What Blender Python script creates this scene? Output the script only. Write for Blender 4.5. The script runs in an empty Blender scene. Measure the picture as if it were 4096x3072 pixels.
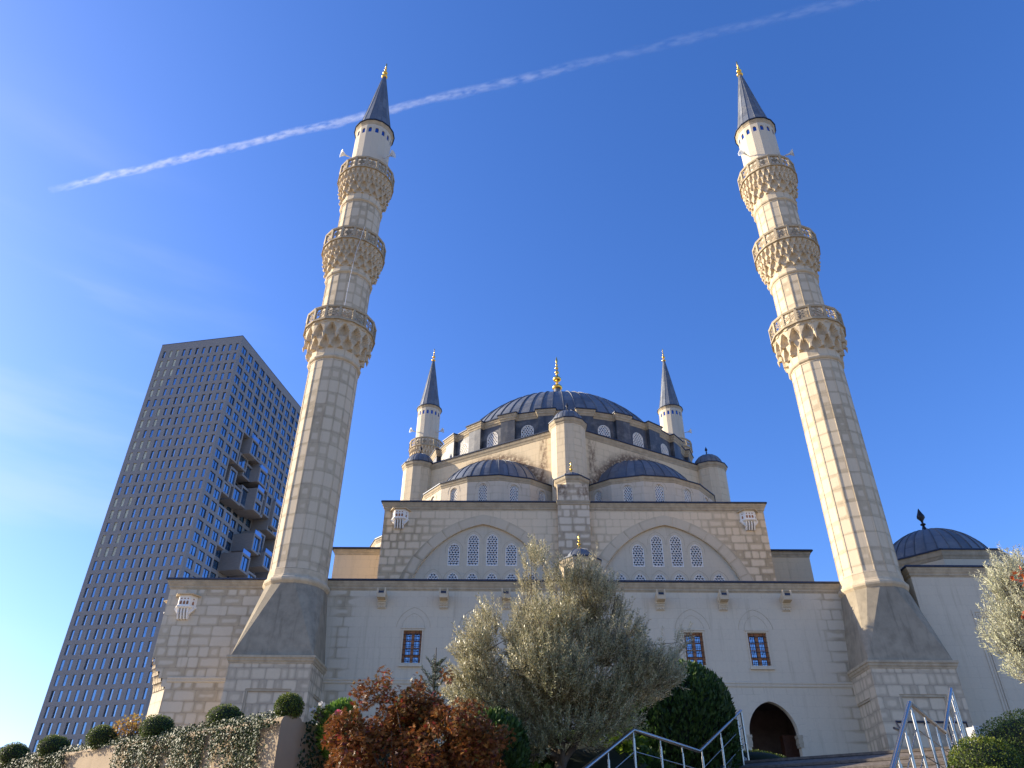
import bpy, math, random
import numpy as np
from math import sin, cos, pi, radians as RAD, sqrt, floor, atan2, hypot
from mathutils import Vector, Matrix, geometry
random.seed(7); rng = np.random.default_rng(11)
scene = bpy.context.scene
COL = scene.collection

# ------------------------------------------------------------------ camera
PITCH, ROLL, YAW, FOC = 0.58672, 0.01315, 0.020935, 3014.93
cam = bpy.data.objects.new('camera', bpy.data.cameras.new('camera')); COL.objects.link(cam)
Rz = Matrix.Rotation(YAW, 3, 'Z')
fwd = Rz @ Vector((0, cos(PITCH), sin(PITCH))); up0 = Rz @ Vector((0, -sin(PITCH), cos(PITCH))); rt0 = Rz @ Vector((1, 0, 0))
rt = cos(ROLL)*rt0 + sin(ROLL)*up0; up = -sin(ROLL)*rt0 + cos(ROLL)*up0
cam.matrix_world = Matrix((rt, up, -fwd)).transposed().to_4x4()
cam.data.sensor_width = 36; cam.data.lens = FOC/4096*36
cam.data.clip_start = 0.1; cam.data.clip_end = 20000
scene.camera = cam

# ------------------------------------------------------------------ light
SUN_PHI, SUN_EL = 103.0, 21.0            # degrees from the -Y axis towards -X, and height
tosun = Vector((-sin(RAD(SUN_PHI))*cos(RAD(SUN_EL)), -cos(RAD(SUN_PHI))*cos(RAD(SUN_EL)), sin(RAD(SUN_EL))))
sl = bpy.data.lights.new('sun', 'SUN'); sl.energy = 5.0; sl.angle = RAD(0.5); sl.color = (1, 0.88, 0.69)
sun = bpy.data.objects.new('sun', sl); COL.objects.link(sun)
sun.rotation_mode = 'QUATERNION'; sun.rotation_quaternion = tosun.to_track_quat('Z', 'Y')
sun.location = (-60, 20, 60)
world = bpy.data.worlds.new('World'); scene.world = world; world.use_nodes = True
wn = world.node_tree; wn.nodes.clear()
sky = wn.nodes.new('ShaderNodeTexSky'); sky.sky_type = 'NISHITA'; sky.sun_disc = False
sky.sun_elevation = RAD(SUN_EL); sky.sun_rotation = atan2(tosun.x, tosun.y)
sky.air_density = 1.0; sky.dust_density = 0.95; sky.ozone_density = 1.2; sky.altitude = 100
bg = wn.nodes.new('ShaderNodeBackground'); bg.inputs['Strength'].default_value = 0.105
wo = wn.nodes.new('ShaderNodeOutputWorld')
hs = wn.nodes.new('ShaderNodeHueSaturation'); hs.inputs['Saturation'].default_value = 1.28
tint = wn.nodes.new('ShaderNodeMix'); tint.data_type = 'RGBA'; tint.blend_type = 'MULTIPLY'; tint.inputs[0].default_value = 1; tint.inputs[7].default_value = (.87, 1.0, 1.5, 1)
wn.links.new(sky.outputs[0], hs.inputs['Color']); wn.links.new(hs.outputs[0], tint.inputs[6]); 
# thin cirrus veils low on the left
ge = wn.nodes.new('ShaderNodeNewGeometry') if False else wn.nodes.new('ShaderNodeTexCoord')
mp = wn.nodes.new('ShaderNodeMapping'); mp.inputs['Rotation'].default_value = (0, .25, .5); mp.inputs['Scale'].default_value = (1.2, 2.0, 9.0); wn.links.new(ge.outputs['Generated'], mp.inputs[0])
cn = wn.nodes.new('ShaderNodeTexNoise'); cn.inputs['Scale'].default_value = 1.3; cn.inputs['Detail'].default_value = 6; wn.links.new(mp.outputs[0], cn.inputs['Vector'])
dt = wn.nodes.new('ShaderNodeVectorMath'); dt.operation = 'DOT_PRODUCT'; wn.links.new(ge.outputs['Generated'], dt.inputs[0]); dt.inputs[1].default_value = Vector((-.60, .66, .42)).normalized()
m1 = wn.nodes.new('ShaderNodeMapRange'); m1.interpolation_type = 'SMOOTHSTEP'; wn.links.new(dt.outputs['Value'], m1.inputs[0]); m1.inputs[1].default_value = .925; m1.inputs[2].default_value = 1.0
m2 = wn.nodes.new('ShaderNodeMapRange'); m2.interpolation_type = 'SMOOTHSTEP'; wn.links.new(cn.outputs[0], m2.inputs[0]); m2.inputs[1].default_value = .45; m2.inputs[2].default_value = .75
m3 = wn.nodes.new('ShaderNodeMath'); m3.operation = 'MULTIPLY'; wn.links.new(m1.outputs[0], m3.inputs[0]); wn.links.new(m2.outputs[0], m3.inputs[1])
m4 = wn.nodes.new('ShaderNodeMath'); m4.operation = 'MULTIPLY'; wn.links.new(m3.outputs[0], m4.inputs[0]); m4.inputs[1].default_value = .26
cm = wn.nodes.new('ShaderNodeMix'); cm.data_type = 'RGBA'; wn.links.new(m4.outputs[0], cm.inputs[0]); wn.links.new(tint.outputs[2], cm.inputs[6]); cm.inputs[7].default_value = (4.6, 5.0, 5.6, 1); wn.links.new(cm.outputs[2], bg.inputs[0]); wn.links.new(bg.outputs[0], wo.inputs[0])
scene.view_settings.view_transform = 'Standard'; scene.view_settings.look = 'None'
scene.view_settings.gamma = 1; scene.view_settings.exposure = 0.95
scene.view_settings.use_curve_mapping = False

# ------------------------------------------------------------------ node helper
class NT:
    def __init__(s, name):
        s.m = bpy.data.materials.new(name); s.m.use_nodes = True; s.t = s.m.node_tree; s.t.nodes.clear()
        s.out = s.t.nodes.new('ShaderNodeOutputMaterial')
    def n(s, typ, **k):
        x = s.t.nodes.new('ShaderNode'+typ)
        for a, b in k.items(): setattr(x, a, b)
        return x
    def set(s, sock, v):
        if v is None: return
        if isinstance(v, bpy.types.NodeSocket): s.t.links.new(v, sock)
        elif isinstance(v, (tuple, list)) and len(v) == 3 and sock.type == 'RGBA': sock.default_value = (*v, 1)
        else: sock.default_value = v
    def m_(s, op, a, b=None, c=None, clamp=False):
        x = s.n('Math', operation=op, use_clamp=clamp)
        for i, v in enumerate((a, b, c)): s.set(x.inputs[i], v)
        return x.outputs[0]
    def uv(s): return s.n('UVMap').outputs[0]
    def sep(s, v):
        x = s.n('SeparateXYZ'); s.set(x.inputs[0], v); return x.outputs
    def comb(s, a, b, c=0.0):
        x = s.n('CombineXYZ')
        for i, v in enumerate((a, b, c)): s.set(x.inputs[i], v)
        return x.outputs[0]
    def noise(s, vec, scale, detail=4, rough=.55, dim='3D'):
        x = s.n('TexNoise', noise_dimensions=dim); s.set(x.inputs['Vector'], vec)
        x.inputs['Scale'].default_value = scale; x.inputs['Detail'].default_value = detail; x.inputs['Roughness'].default_value = rough
        return x.outputs[0]
    def white(s, vec):
        x = s.n('TexWhiteNoise', noise_dimensions='3D'); s.set(x.inputs['Vector'], vec); return x.outputs[0]
    def mapr(s, v, a, b, c=0., d=1., smooth=True):
        x = s.n('MapRange', interpolation_type='SMOOTHSTEP' if smooth else 'LINEAR')
        for i, q in enumerate((v, a, b, c, d)): s.set(x.inputs[i], q)
        return x.outputs[0]
    def mix(s, f, a, b, blend='MIX'):
        x = s.n('Mix', data_type='RGBA', blend_type=blend)
        s.set(x.inputs[0], f); s.set(x.inputs[6], a); s.set(x.inputs[7], b); return x.outputs[2]
    def scale(s, v, k):
        x = s.n('VectorMath', operation='MULTIPLY'); s.set(x.inputs[0], v); x.inputs[1].default_value = k; return x.outputs[0]
    def ramp(s, f, stops):
        x = s.n('ValToRGB'); s.set(x.inputs[0], f); e = x.color_ramp.elements
        while len(e) < len(stops): e.new(0.5)
        for i, (p, c) in enumerate(stops): e[i].position = p; e[i].color = (*c, 1)
        return x.outputs[0]
    def bump(s, h, strength=.3, dist=.02):
        x = s.n('Bump'); x.inputs['Strength'].default_value = strength; x.inputs['Distance'].default_value = dist
        s.set(x.inputs['Height'], h); return x.outputs[0]
    def pbr(s, col, rough=.8, metal=0., normal=None, spec=.3, **k):
        b = s.n('BsdfPrincipled'); s.set(b.inputs['Base Color'], col); s.set(b.inputs['Roughness'], rough)
        s.set(b.inputs['Metallic'], metal); s.set(b.inputs['Specular IOR Level'], spec)
        if normal is not None: s.set(b.inputs['Normal'], normal)
        for a, v in k.items(): s.set(b.inputs[a], v)
        s.t.links.new(b.outputs[0], s.out.inputs[0]); return b

LIGHT = (0.63, 0.515, 0.355); STAIN = (0.46, 0.365, 0.23)
def stone(name, w=.9, h=.42, st=.6, gauss=(), stagger=True, light=LIGHT, stain=STAIN, tops=(), axis=0, cover=0., rust=()):
    """pale limestone blocks whose joints are stained darker; st = how far the stain reaches into a block"""
    N = NT(name); u, v, _ = N.sep(N.uv()); pos = N.n('NewGeometry').outputs['Position']
    px = N.sep(pos)
    row = N.m_('FLOOR', N.m_('DIVIDE', v, h)); fv = N.m_('SUBTRACT', N.m_('DIVIDE', v, h), row)
    un = N.m_('DIVIDE', u, w)
    if stagger: un = N.m_('ADD', un, N.m_('MULTIPLY', N.white(N.comb(row, 3.7, 1.3)), 3.0))
    col = N.m_('FLOOR', un); fu = N.m_('SUBTRACT', un, col)
    if stagger:   # some blocks are cut in two
        half = N.m_('GREATER_THAN', N.white(N.comb(col, row, 5.1)), .62)
        fu2 = N.m_('FRACT', N.m_('MULTIPLY', fu, 2.0)); sec = N.m_('MULTIPLY', half, N.m_('ADD', N.m_('GREATER_THAN', fu, .5), 1.))
        fuu = N.m_('ADD', N.m_('MULTIPLY', fu2, half), N.m_('MULTIPLY', fu, N.m_('SUBTRACT', 1., half)))
        ww = N.m_('MULTIPLY', N.m_('SUBTRACT', 1., N.m_('MULTIPLY', half, .5)), w)
    else: fuu, ww, sec = fu, w, 0.
    dx = N.m_('MULTIPLY', N.m_('SUBTRACT', .5, N.m_('ABSOLUTE', N.m_('SUBTRACT', fuu, .5))), ww)
    dy = N.m_('MULTIPLY', N.m_('SUBTRACT', .5, N.m_('ABSOLUTE', N.m_('SUBTRACT', fv, .5))), h)
    d = N.m_('SMOOTH_MIN', dx, dy, .13)
    uvw = N.comb(u, v, N.m_('MULTIPLY', px[1], .3))
    n1 = N.noise(uvw, 2.6, 5, .6); n2 = N.noise(uvw, .33, 3, .5); n3 = N.noise(uvw, 14., 4, .6)
    cell = N.white(N.comb(col, row, sec))
    # how strongly stained this place is
    amt = N.m_('ADD', st, N.m_('MULTIPLY', N.m_('SUBTRACT', n2, .5), 1.3))
    for c, sg, k in gauss:
        q = N.m_('DIVIDE', N.m_('SUBTRACT', px[axis], c), sg)
        amt = N.m_('ADD', amt, N.m_('MULTIPLY', N.m_('EXPONENT', N.m_('MULTIPLY', N.m_('MULTIPLY', q, q), -1.)), k))
    for c, sg, k in tops:
        q = N.m_('DIVIDE', N.m_('SUBTRACT', px[2], c), sg)
        amt = N.m_('ADD', amt, N.m_('MULTIPLY', N.m_('EXPONENT', N.m_('MULTIPLY', N.m_('MULTIPLY', q, q), -1.)), k))
    amt = N.m_('MAXIMUM', amt, 0.)
    reach = N.m_('MULTIPLY', N.m_('MULTIPLY', amt, N.m_('ADD', .12, N.m_('MULTIPLY', N.m_('POWER', cell, 1.6), 1.7))), min(w, h)*.27)
    n5 = N.noise(uvw, 7., 4, .6); dd = N.m_('ADD', d, N.m_('ADD', N.m_('MULTIPLY', N.m_('SUBTRACT', n1, .5), .15), N.m_('MULTIPLY', N.m_('SUBTRACT', n5, .5), .05)))
    core = N.mapr(N.m_('SUBTRACT', dd, reach), -.045, .065)
    vis = N.m_('MULTIPLY', N.m_('SUBTRACT', 1., core), N.m_('MINIMUM', amt, 1.))
    vis = N.m_('MAXIMUM', vis, N.m_('MULTIPLY', N.mapr(n1, .45, .75), cover))
    lightc = N.mix(N.m_('MULTIPLY', cell, .35), light, tuple(x*.93 for x in light))
    stn = N.mix(N.mapr(n1, .3, .75), stain, tuple(x*.72 for x in stain))
    c = N.mix(vis, lightc, stn)
    joint = N.mapr(d, .004, .016, 1., 0.)
    c = N.mix(N.m_('MULTIPLY', joint, N.m_('ADD', .07, N.m_('MULTIPLY', N.m_('MINIMUM', amt, 1.), .32))), c, (.17, .14, .11))
    streak = N.noise(N.comb(N.m_('MULTIPLY', u, 5.), N.m_('MULTIPLY', v, .35), px[1]), 1., 4, .6)
    c = N.mix(N.m_('MULTIPLY', N.mapr(streak, .52, .8), .30), c, tuple(x*.62 for x in stain))
    c = N.mix(N.mapr(n3, .3, .9, 0., .14), c, (.28, .25, .22))
    for kind, P_, r0, r1 in rust:     # brown weathering: bands round a point (half domes) or rain streaks along an edge
        if kind == 'ring':
            vd = N.n('VectorMath', operation='DISTANCE'); N.set(vd.inputs[0], pos); vd.inputs[1].default_value = P_
            k_ = N.mapr(N.m_('ADD', vd.outputs['Value'], N.m_('MULTIPLY', n1, .5)), r0, r1, 1., 0.)
        else:
            ed = N.m_('ABSOLUTE', N.m_('SUBTRACT', N.m_('ABSOLUTE', N.m_('SUBTRACT', px[0], P_[0])), P_[1]))
            k_ = N.m_('MULTIPLY', N.mapr(N.m_('ADD', ed, N.m_('MULTIPLY', n1, .25)), r0, r1, 1., 0.), N.mapr(N.noise(N.comb(N.m_('MULTIPLY', u, 2.), 0., N.m_('MULTIPLY', v, .6)), 2.2, 5, .6), .34, .62))
            if len(P_) > 2: k_ = N.m_('MULTIPLY', k_, N.mapr(px[2], P_[2], P_[3]))
        k_ = N.m_('MULTIPLY', k_, N.mapr(N.noise(uvw, 5., 5, .65), .3, .55))
        c = N.mix(N.m_('MULTIPLY', k_, .85), c, (.12, .065, .04))
    N.pbr(c, .88, normal=N.bump(N.m_('SUBTRACT', N.m_('MULTIPLY', n3, .3), joint), .25, .02), spec=.2)
    return N.m
def plainstone(name, col, var=.25, rough=.85, scale=3., streak=0.25):
    N = NT(name); pos = N.n('NewGeometry').outputs['Position']
    n1 = N.noise(pos, scale, 6, .62); n2 = N.noise(pos, scale*.12, 3); n3 = N.noise(N.scale(pos, (4, 4, .35)), 1.2, 4)
    c = N.mix(N.mapr(n1, .3, .75), col, tuple(x*(1-var) for x in col))
    c = N.mix(N.m_('MULTIPLY', N.mapr(n2, .45, .7), .5), c, tuple(x*(1-var) for x in col))
    c = N.mix(N.m_('MULTIPLY', N.mapr(n3, .5, .78), streak), c, tuple(x*.45 for x in col))
    N.pbr(c, rough, normal=N.bump(n1, .25, .02), spec=.2); return N.m
def lead(name, w=1., h=1., col=(.13, .13, .13)):
    """lead sheet: UV in sheets, every sheet weathered a little differently"""
    N = NT(name); u, v, _ = N.sep(N.uv()); pos = N.n('NewGeometry').outputs['Position']
    un = N.m_('FLOOR', N.m_('DIVIDE', u, w)); vq = N.m_('ADD', N.m_('DIVIDE', v, h), N.m_('MULTIPLY', N.m_('MODULO', un, 2.), .45))
    r = N.white(N.comb(un, N.m_('FLOOR', vq), 2.2)); f = N.m_('FRACT', vq)
    n1 = N.noise(pos, 1.6, 6, .65); n2 = N.noise(pos, 6., 4, .6)
    c = N.mix(r, tuple(x*.8 for x in col), tuple(x*1.25 for x in col))
    c = N.mix(N.m_('MULTIPLY', N.mapr(n1, .45, .72), .55), c, (.26, .25, .235))
    c = N.mix(N.m_('MULTIPLY', N.mapr(n2, .5, .8), .35), c, tuple(x*.5 for x in col))
    seam = N.mapr(f, .0, .035, 1., 0.)
    c = N.mix(N.m_('MULTIPLY', seam, .55), c, (.03, .035, .045))
    N.pbr(c, N.mapr(n1, .3, .8, .48, .66), .2, normal=N.bump(N.m_('ADD', n1, N.m_('MULTIPLY', seam, -.5)), .25, .03), spec=.5); return N.m
def flat(name, col, rough=.6, metal=0., spec=.4, var=.0, scale=8.):
    N = NT(name)
    if var:
        n1 = N.noise(N.n('NewGeometry').outputs['Position'], scale, 4)
        c = N.mix(N.mapr(n1, .3, .7), col, tuple(x*(1-var) for x in col))
    else: c = col
    N.pbr(c, rough, metal, spec=spec); return N.m
def leafmat(name, stops, under=None, trans=.25, rough=.55, spec=.35):
    N = NT(name); a = N.n('Attribute', attribute_name='leafrand'); c = N.ramp(a.outputs['Fac'], stops)
    if under: c = N.mix(N.n('NewGeometry').outputs['Backfacing'], c, under)
    b = N.pbr(c, rough, spec=spec)
    tr = N.n('BsdfTranslucent'); N.set(tr.inputs[0], c)
    mx = N.n('MixShader'); mx.inputs[0].default_value = trans
    N.t.links.new(b.outputs[0], mx.inputs[1]); N.t.links.new(tr.outputs[0], mx.inputs[2]); N.t.links.new(mx.outputs[0], N.out.inputs[0])
    return N.m
def glassmat(name, dark, refl=.55, tint=(.8, .9, 1.), rough=.03, vary=0.):
    N = NT(name); d = N.n('BsdfDiffuse')
    if vary:
        q = N.sep(N.n('NewGeometry').outputs['Position']); wv_ = N.white(N.comb(N.m_('FLOOR', N.m_('DIVIDE', q[0], 1.6)), N.m_('FLOOR', N.m_('DIVIDE', q[1], 1.9)), N.m_('FLOOR', N.m_('DIVIDE', q[2], 3.315))))
        dark = N.mix(N.m_('POWER', wv_, 3.), dark, tuple(x*vary for x in dark))
    N.set(d.inputs[0], dark); g = N.n('BsdfGlossy'); N.set(g.inputs[0], tint); g.inputs['Roughness'].default_value = rough
    nn = N.noise(N.n('NewGeometry').outputs['Position'], .5, 2)
    N.set(g.inputs['Normal'], N.bump(nn, .08, .08))
    mx = N.n('MixShader'); mx.inputs[0].default_value = refl
    N.t.links.new(d.outputs[0], mx.inputs[1]); N.t.links.new(g.outputs[0], mx.inputs[2]); N.t.links.new(mx.outputs[0], N.out.inputs[0]); return N.m

XM, YC = 2.663, 52.25
M = {}
M['wall'] = stone('wall_stone', .95, .46, -.15, tops=((11.35, .3, .3), (7.1, .15, .2)), light=(.62, .53, .385), gauss=((-8.3, .55, .9), (14.0, .8, .95), (-15.6, 2.4, .6), (-12.4, 2.2, .65)))
M['upper'] = stone('upper_stone', .8, .44, .3, light=(.76, .60, .395), stain=(.50, .38, .225), gauss=((-7.2, 2.2, .55), (XM, 1.6, .3), (12.4, 2.2, .5)))
M['ped'] = stone('pedestal_stone', .62, .46, .75, stain=(.44, .355, .245))
M['shaft'] = stone('shaft_stone', 1., .76, .72, stagger=False, light=(.63, .515, .355), stain=(.50, .40, .26))
M['shaftplain'] = stone('shaft_plain', 1., .9, -.2, stagger=False, light=(.60, .515, .385))
M['plain'] = stone('clean_stone', .9, .44, -.25, light=(.62, .53, .385))
CL_, CR_ = (XM-4.5, YC-7.79, 18.9), (XM+4.5, YC-7.79, 18.9)
M['hexbase'] = stone('hexagon_stone', .95, .46, .12, light=(.70, .56, .36), rust=(('ring', CL_, 4.45, 5.15), ('ring', CR_, 4.45, 5.15), ('edge', (XM, 1.5), .22, .5)))
M['hex'] = stone('hex_stone', .95, .46, .12, light=(.68, .55, .365))
M['cornice'] = plainstone('cornice_stone', (.50, .41, .28), .3)
M['corbel'] = plainstone('corbel_stone', (.62, .50, .335), .25, streak=.1)
M['rail'] = plainstone('railing_stone', (.46, .37, .245), .25, streak=.1)
M['trans'] = plainstone('rendered_base', (.36, .30, .21), .32, scale=2.2, streak=.6)
M['lat'] = plainstone('lattice_plaster', (.88, .83, .74), .1, streak=0.05)
M['lead'] = lead('lead_sheet', 1., 1.25, (.125, .137, .155))
M['leadwall'] = lead('lead_cladding', .9, .8, (.062, .064, .07))
M['leadedge'] = flat('lead_edge', (.035, .045, .075), .5, .3, var=.4)
M['gold'] = flat('gilded_metal', (.93, .58, .13), .22, 1.)
M['darkmetal'] = flat('dark_finial_metal', (.03, .032, .04), .45, .6)
M['glass'] = glassmat('window_glass', (.02, .04, .075), .28, (.45, .58, .72))
M['blueglass'] = glassmat('blue_glass', (.01, .045, .22), .18, (.5, .65, 1.))
M['houseglass'] = glassmat('lower_window_glass', (.03, .055, .10), .55, (.62, .72, .85))
M['wood'] = flat('brown_window_wood', (.36, .15, .055), .55, var=.3)
M['iron'] = flat('iron_bars', (.012, .012, .02), .5, .5)
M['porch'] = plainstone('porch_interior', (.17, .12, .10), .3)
M['steel'] = flat('stainless_steel', (.36, .35, .33), .25, 1.)
M['black'] = flat('black_paint', (.012, .012, .02), .4)
M['horn'] = flat('horn_plastic', (.62, .63, .64), .4)

# ------------------------------------------------------------------ mesh helper
class MB:
    """collects faces in world coordinates; build() links them as ONE mesh object"""
    def __init__(s): s.v = []; s.f = []; s.uv = []; s.sm = []; s.T = None; s.att = []
    def p(s, q):
        q = Vector(q)
        if s.T is not None: q = s.T @ q
        s.v.append(q); return len(s.v)-1
    def face(s, pts, uv=None, smooth=False):
        s.f.append([s.p(q) for q in pts]); s.uv.append(uv); s.sm.append(smooth)
    def grid(s, rows, close=False, smooth=True, uvs=None, flip=False):
        idx = [[s.p(q) for q in r] for r in rows]; n = len(rows[0])
        for i in range(len(rows)-1):
            for j in range(n if close else n-1):
                k = (j+1) % n
                q = [idx[i][j], idx[i][k], idx[i+1][k], idx[i+1][j]]
                w = None
                if uvs: w = [uvs(i, j), uvs(i, j+1), uvs(i+1, j+1), uvs(i+1, j)]
                if flip: q.reverse(); w = w and w[::-1]
                s.f.append(q); s.uv.append(w); s.sm.append(smooth)
    def box(s, x0, x1, y0, y1, z0, z1):
        P = lambda a, b, c: (x1 if a else x0, y1 if b else y0, z1 if c else z0)
        for q in (((0,0,0),(1,0,0),(1,0,1),(0,0,1)), ((1,0,0),(1,1,0),(1,1,1),(1,0,1)), ((1,1,0),(0,1,0),(0,1,1),(1,1,1)), ((0,1,0),(0,0,0),(0,0,1),(0,1,1)),
                  ((0,0,1),(1,0,1),(1,1,1),(0,1,1)), ((0,1,0),(1,1,0),(1,0,0),(0,0,0))): s.face([P(*c) for c in q])
    def bar(s, a, b, w, d, n):
        """box from a to b, w wide across, d deep along normal n (a,b on the back plane)"""
        a, b, n = Vector(a), Vector(b), Vector(n).normalized(); t = (b-a).normalized(); c = t.cross(n)*(w/2)
        q = [a-c, a+c, b+c, b-c]; r = [x+n*d for x in q]
        s.face(r[::-1]); s.face(q)
        for i in range(4): s.face([q[i], r[i], r[(i+1) % 4], q[(i+1) % 4]][::-1])
    def tube(s, pts, r, n=8, cap=True):
        pts = [Vector(p) for p in pts]; rows = []
        rr = r if isinstance(r, (list, tuple)) else [r]*len(pts); prev = None
        for i, p in enumerate(pts):
            t = (pts[min(i+1, len(pts)-1)]-pts[max(i-1, 0)]).normalized()
            a = prev if prev is not None else (Vector((0, 0, 1)) if abs(t.z) < .9 else Vector((1, 0, 0)))
            a = (a-t*a.dot(t)).normalized(); prev = a; b = t.cross(a)
            rows.append([p+(a*cos(2*pi*k/n)+b*sin(2*pi*k/n))*rr[i] for k in range(n)])
        s.grid(rows, True)
        if cap:
            s.face(rows[0][::-1]); s.face(rows[-1])
    def lathe(s, c, prof, n=16, ph=0., smooth=True, uvs=None, a0=0., a1=2*pi):
        """prof = (r,z) from bottom to top"""
        full = abs(a1-a0-2*pi) < 1e-6; m = n if full else n+1
        rows = [[(c[0]+r*cos(a0+ph+(a1-a0)*k/n), c[1]+r*sin(a0+ph+(a1-a0)*k/n), c[2]+z) for k in range(m)] for r, z in prof]
        s.grid(rows, full, smooth, uvs)
    def sweep(s, prof, path, close=False, smooth=False, inner=None):
        """prof = (out,z) bottom to top; path = (x,y) counter-clockwise, outward on its right side"""
        n = len(path); P = [Vector(p) for p in path]; off = []
        for i in range(n):
            def nrm(a, b): t = (b-a).normalized(); return Vector((t.y, -t.x))
            if close or 0 < i < n-1:
                n1 = nrm(P[i-1], P[i]); n2 = nrm(P[i], P[(i+1) % n]); mm = n1+n2; mm = mm/max(.35, (1+n1.dot(n2)))
            elif i == 0: mm = nrm(P[0], P[1])
            else: mm = nrm(P[-2], P[-1])
            off.append(mm)
        rows = [[(P[i].x+off[i].x*o, P[i].y+off[i].y*o, z) for i in range(n)] for o, z in prof]
        s.grid(rows, close, smooth)
        return rows
    def cap(s, pts, uv=None):
        tri = geometry.tessellate_polygon([[Vector(p) for p in pts]])
        for t in tri: s.face([pts[i] for i in t])
    def panel(s, T, outer, holes=(), depth=.0):
        """flat wall in the local xy plane of T (z = outward) with holes and reveals going inward"""
        loops = [[Vector((x, y, 0)) for x, y in outer]]+[[Vector((x, y, 0)) for x, y in h] for h in holes]
        allp = [p for l in loops for p in l]; old = s.T; s.T = T
        for t in geometry.tessellate_polygon(loops):
            a, b, c = (allp[i] for i in t)
            if (b-a).cross(c-a).z < 0: b, c = c, b
            s.face([a, b, c])
        for h in holes:
            dz = depth
            area = sum(h[i][0]*h[(i+1) % len(h)][1]-h[(i+1) % len(h)][0]*h[i][1] for i in range(len(h)))
            q = h if area > 0 else h[::-1]
            for i in range(len(q)):
                a, b = q[i], q[(i+1) % len(q)]
                s.face([(a[0], a[1], 0), (a[0], a[1], -dz), (b[0], b[1], -dz), (b[0], b[1], 0)][::-1])
        s.T = old
    def build(s, name, mat, parent=None, loc=None):
        org = Vector(loc) if loc is not None else (ORG[parent.name] if parent is not None else Vector((0, 0, 0)))
        me = bpy.data.meshes.new(name); me.from_pydata([tuple(q-org) for q in s.v], [], s.f)
        if isinstance(mat, (list, tuple)):
            for m in mat: me.materials.append(m)
        else: me.materials.append(mat)
        ul = me.uv_layers.new(name='UVMap'); ud = np.zeros(len(me.loops)*2, 'f'); k = 0
        for fi, f in enumerate(s.f):
            w = s.uv[fi]
            if w is None:
                a, b, c = s.v[f[0]], s.v[f[1]], s.v[f[2]]; nn = (b-a).cross(c-a)
                if nn.length < 1e-12 and len(f) > 3: nn = (c-a).cross(s.v[f[3]]-a)
                if nn.length > 1e-12: nn.normalize()
                if abs(nn.z) > .8 or hypot(nn.x, nn.y) < 1e-6: w = [(s.v[i].x, s.v[i].y) for i in f]
                else:
                    t = Vector((-nn.y, nn.x, 0)).normalized(); w = [(s.v[i].dot(t), s.v[i].z) for i in f]
            for q in w: ud[k] = q[0]; ud[k+1] = q[1]; k += 2
        ul.data.foreach_set('uv', ud)
        me.polygons.foreach_set('use_smooth', s.sm)
        me.update(); o = bpy.data.objects.new(name, me); COL.objects.link(o)
        if parent is not None: o.parent = parent
        else: o.location = org
        ORG[o.name] = org
        return o
ORG = {}
def tag(o, label, cat=None, group=None, kind=None):
    o['label'] = label
    if cat: o['category'] = cat
    if group: o['group'] = group
    if kind: o['kind'] = kind
    return o
def thing(name, label, cat, loc, group=None):
    o = bpy.data.objects.new(name, None); COL.objects.link(o); o.location = loc; o.empty_display_size = .3
    ORG[o.name] = Vector(loc); return tag(o, label, cat, group)
def copy_tree(o, parent=None):
    c = o.copy(); COL.objects.link(c)
    if parent is not None: c.parent = parent
    for ch in o.children: copy_tree(ch, c)
    return c
def frame(o, nx, ny):
    """local frame at o: x along the wall, y up, z = outward (nx,ny)"""
    n = Vector((nx, ny, 0)).normalized(); x = Vector((-n.y, n.x, 0)); y = Vector((0, 0, 1))
    return Matrix(((x.x, y.x, n.x, o[0]), (x.y, y.y, n.y, o[1]), (x.z, y.z, n.z, o[2]), (0, 0, 0, 1)))
def ngon(c, R, n, ph=0.): return [(c[0]+R*cos(ph+2*pi*k/n), c[1]+R*sin(ph+2*pi*k/n)) for k in range(n)]
def arch(w, hs, r, k=.2, n=10, cx=0., y0=0.):
    """pointed arch outline, counter-clockwise from bottom left"""
    a = w/2; L = []
    for i in range(n+1):
        x = a*cos(pi/2*i/n); L.append((x, hs+r*((1-k)*sqrt(max(0, 1-(x/a)**2))+k*(1-x/a))))
    R_ = [(cx+x, y) for x, y in L]
    return [(cx-a, y0), (cx+a, y0)]+R_+[(2*cx-x, y) for x, y in R_[-2::-1]]
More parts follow.
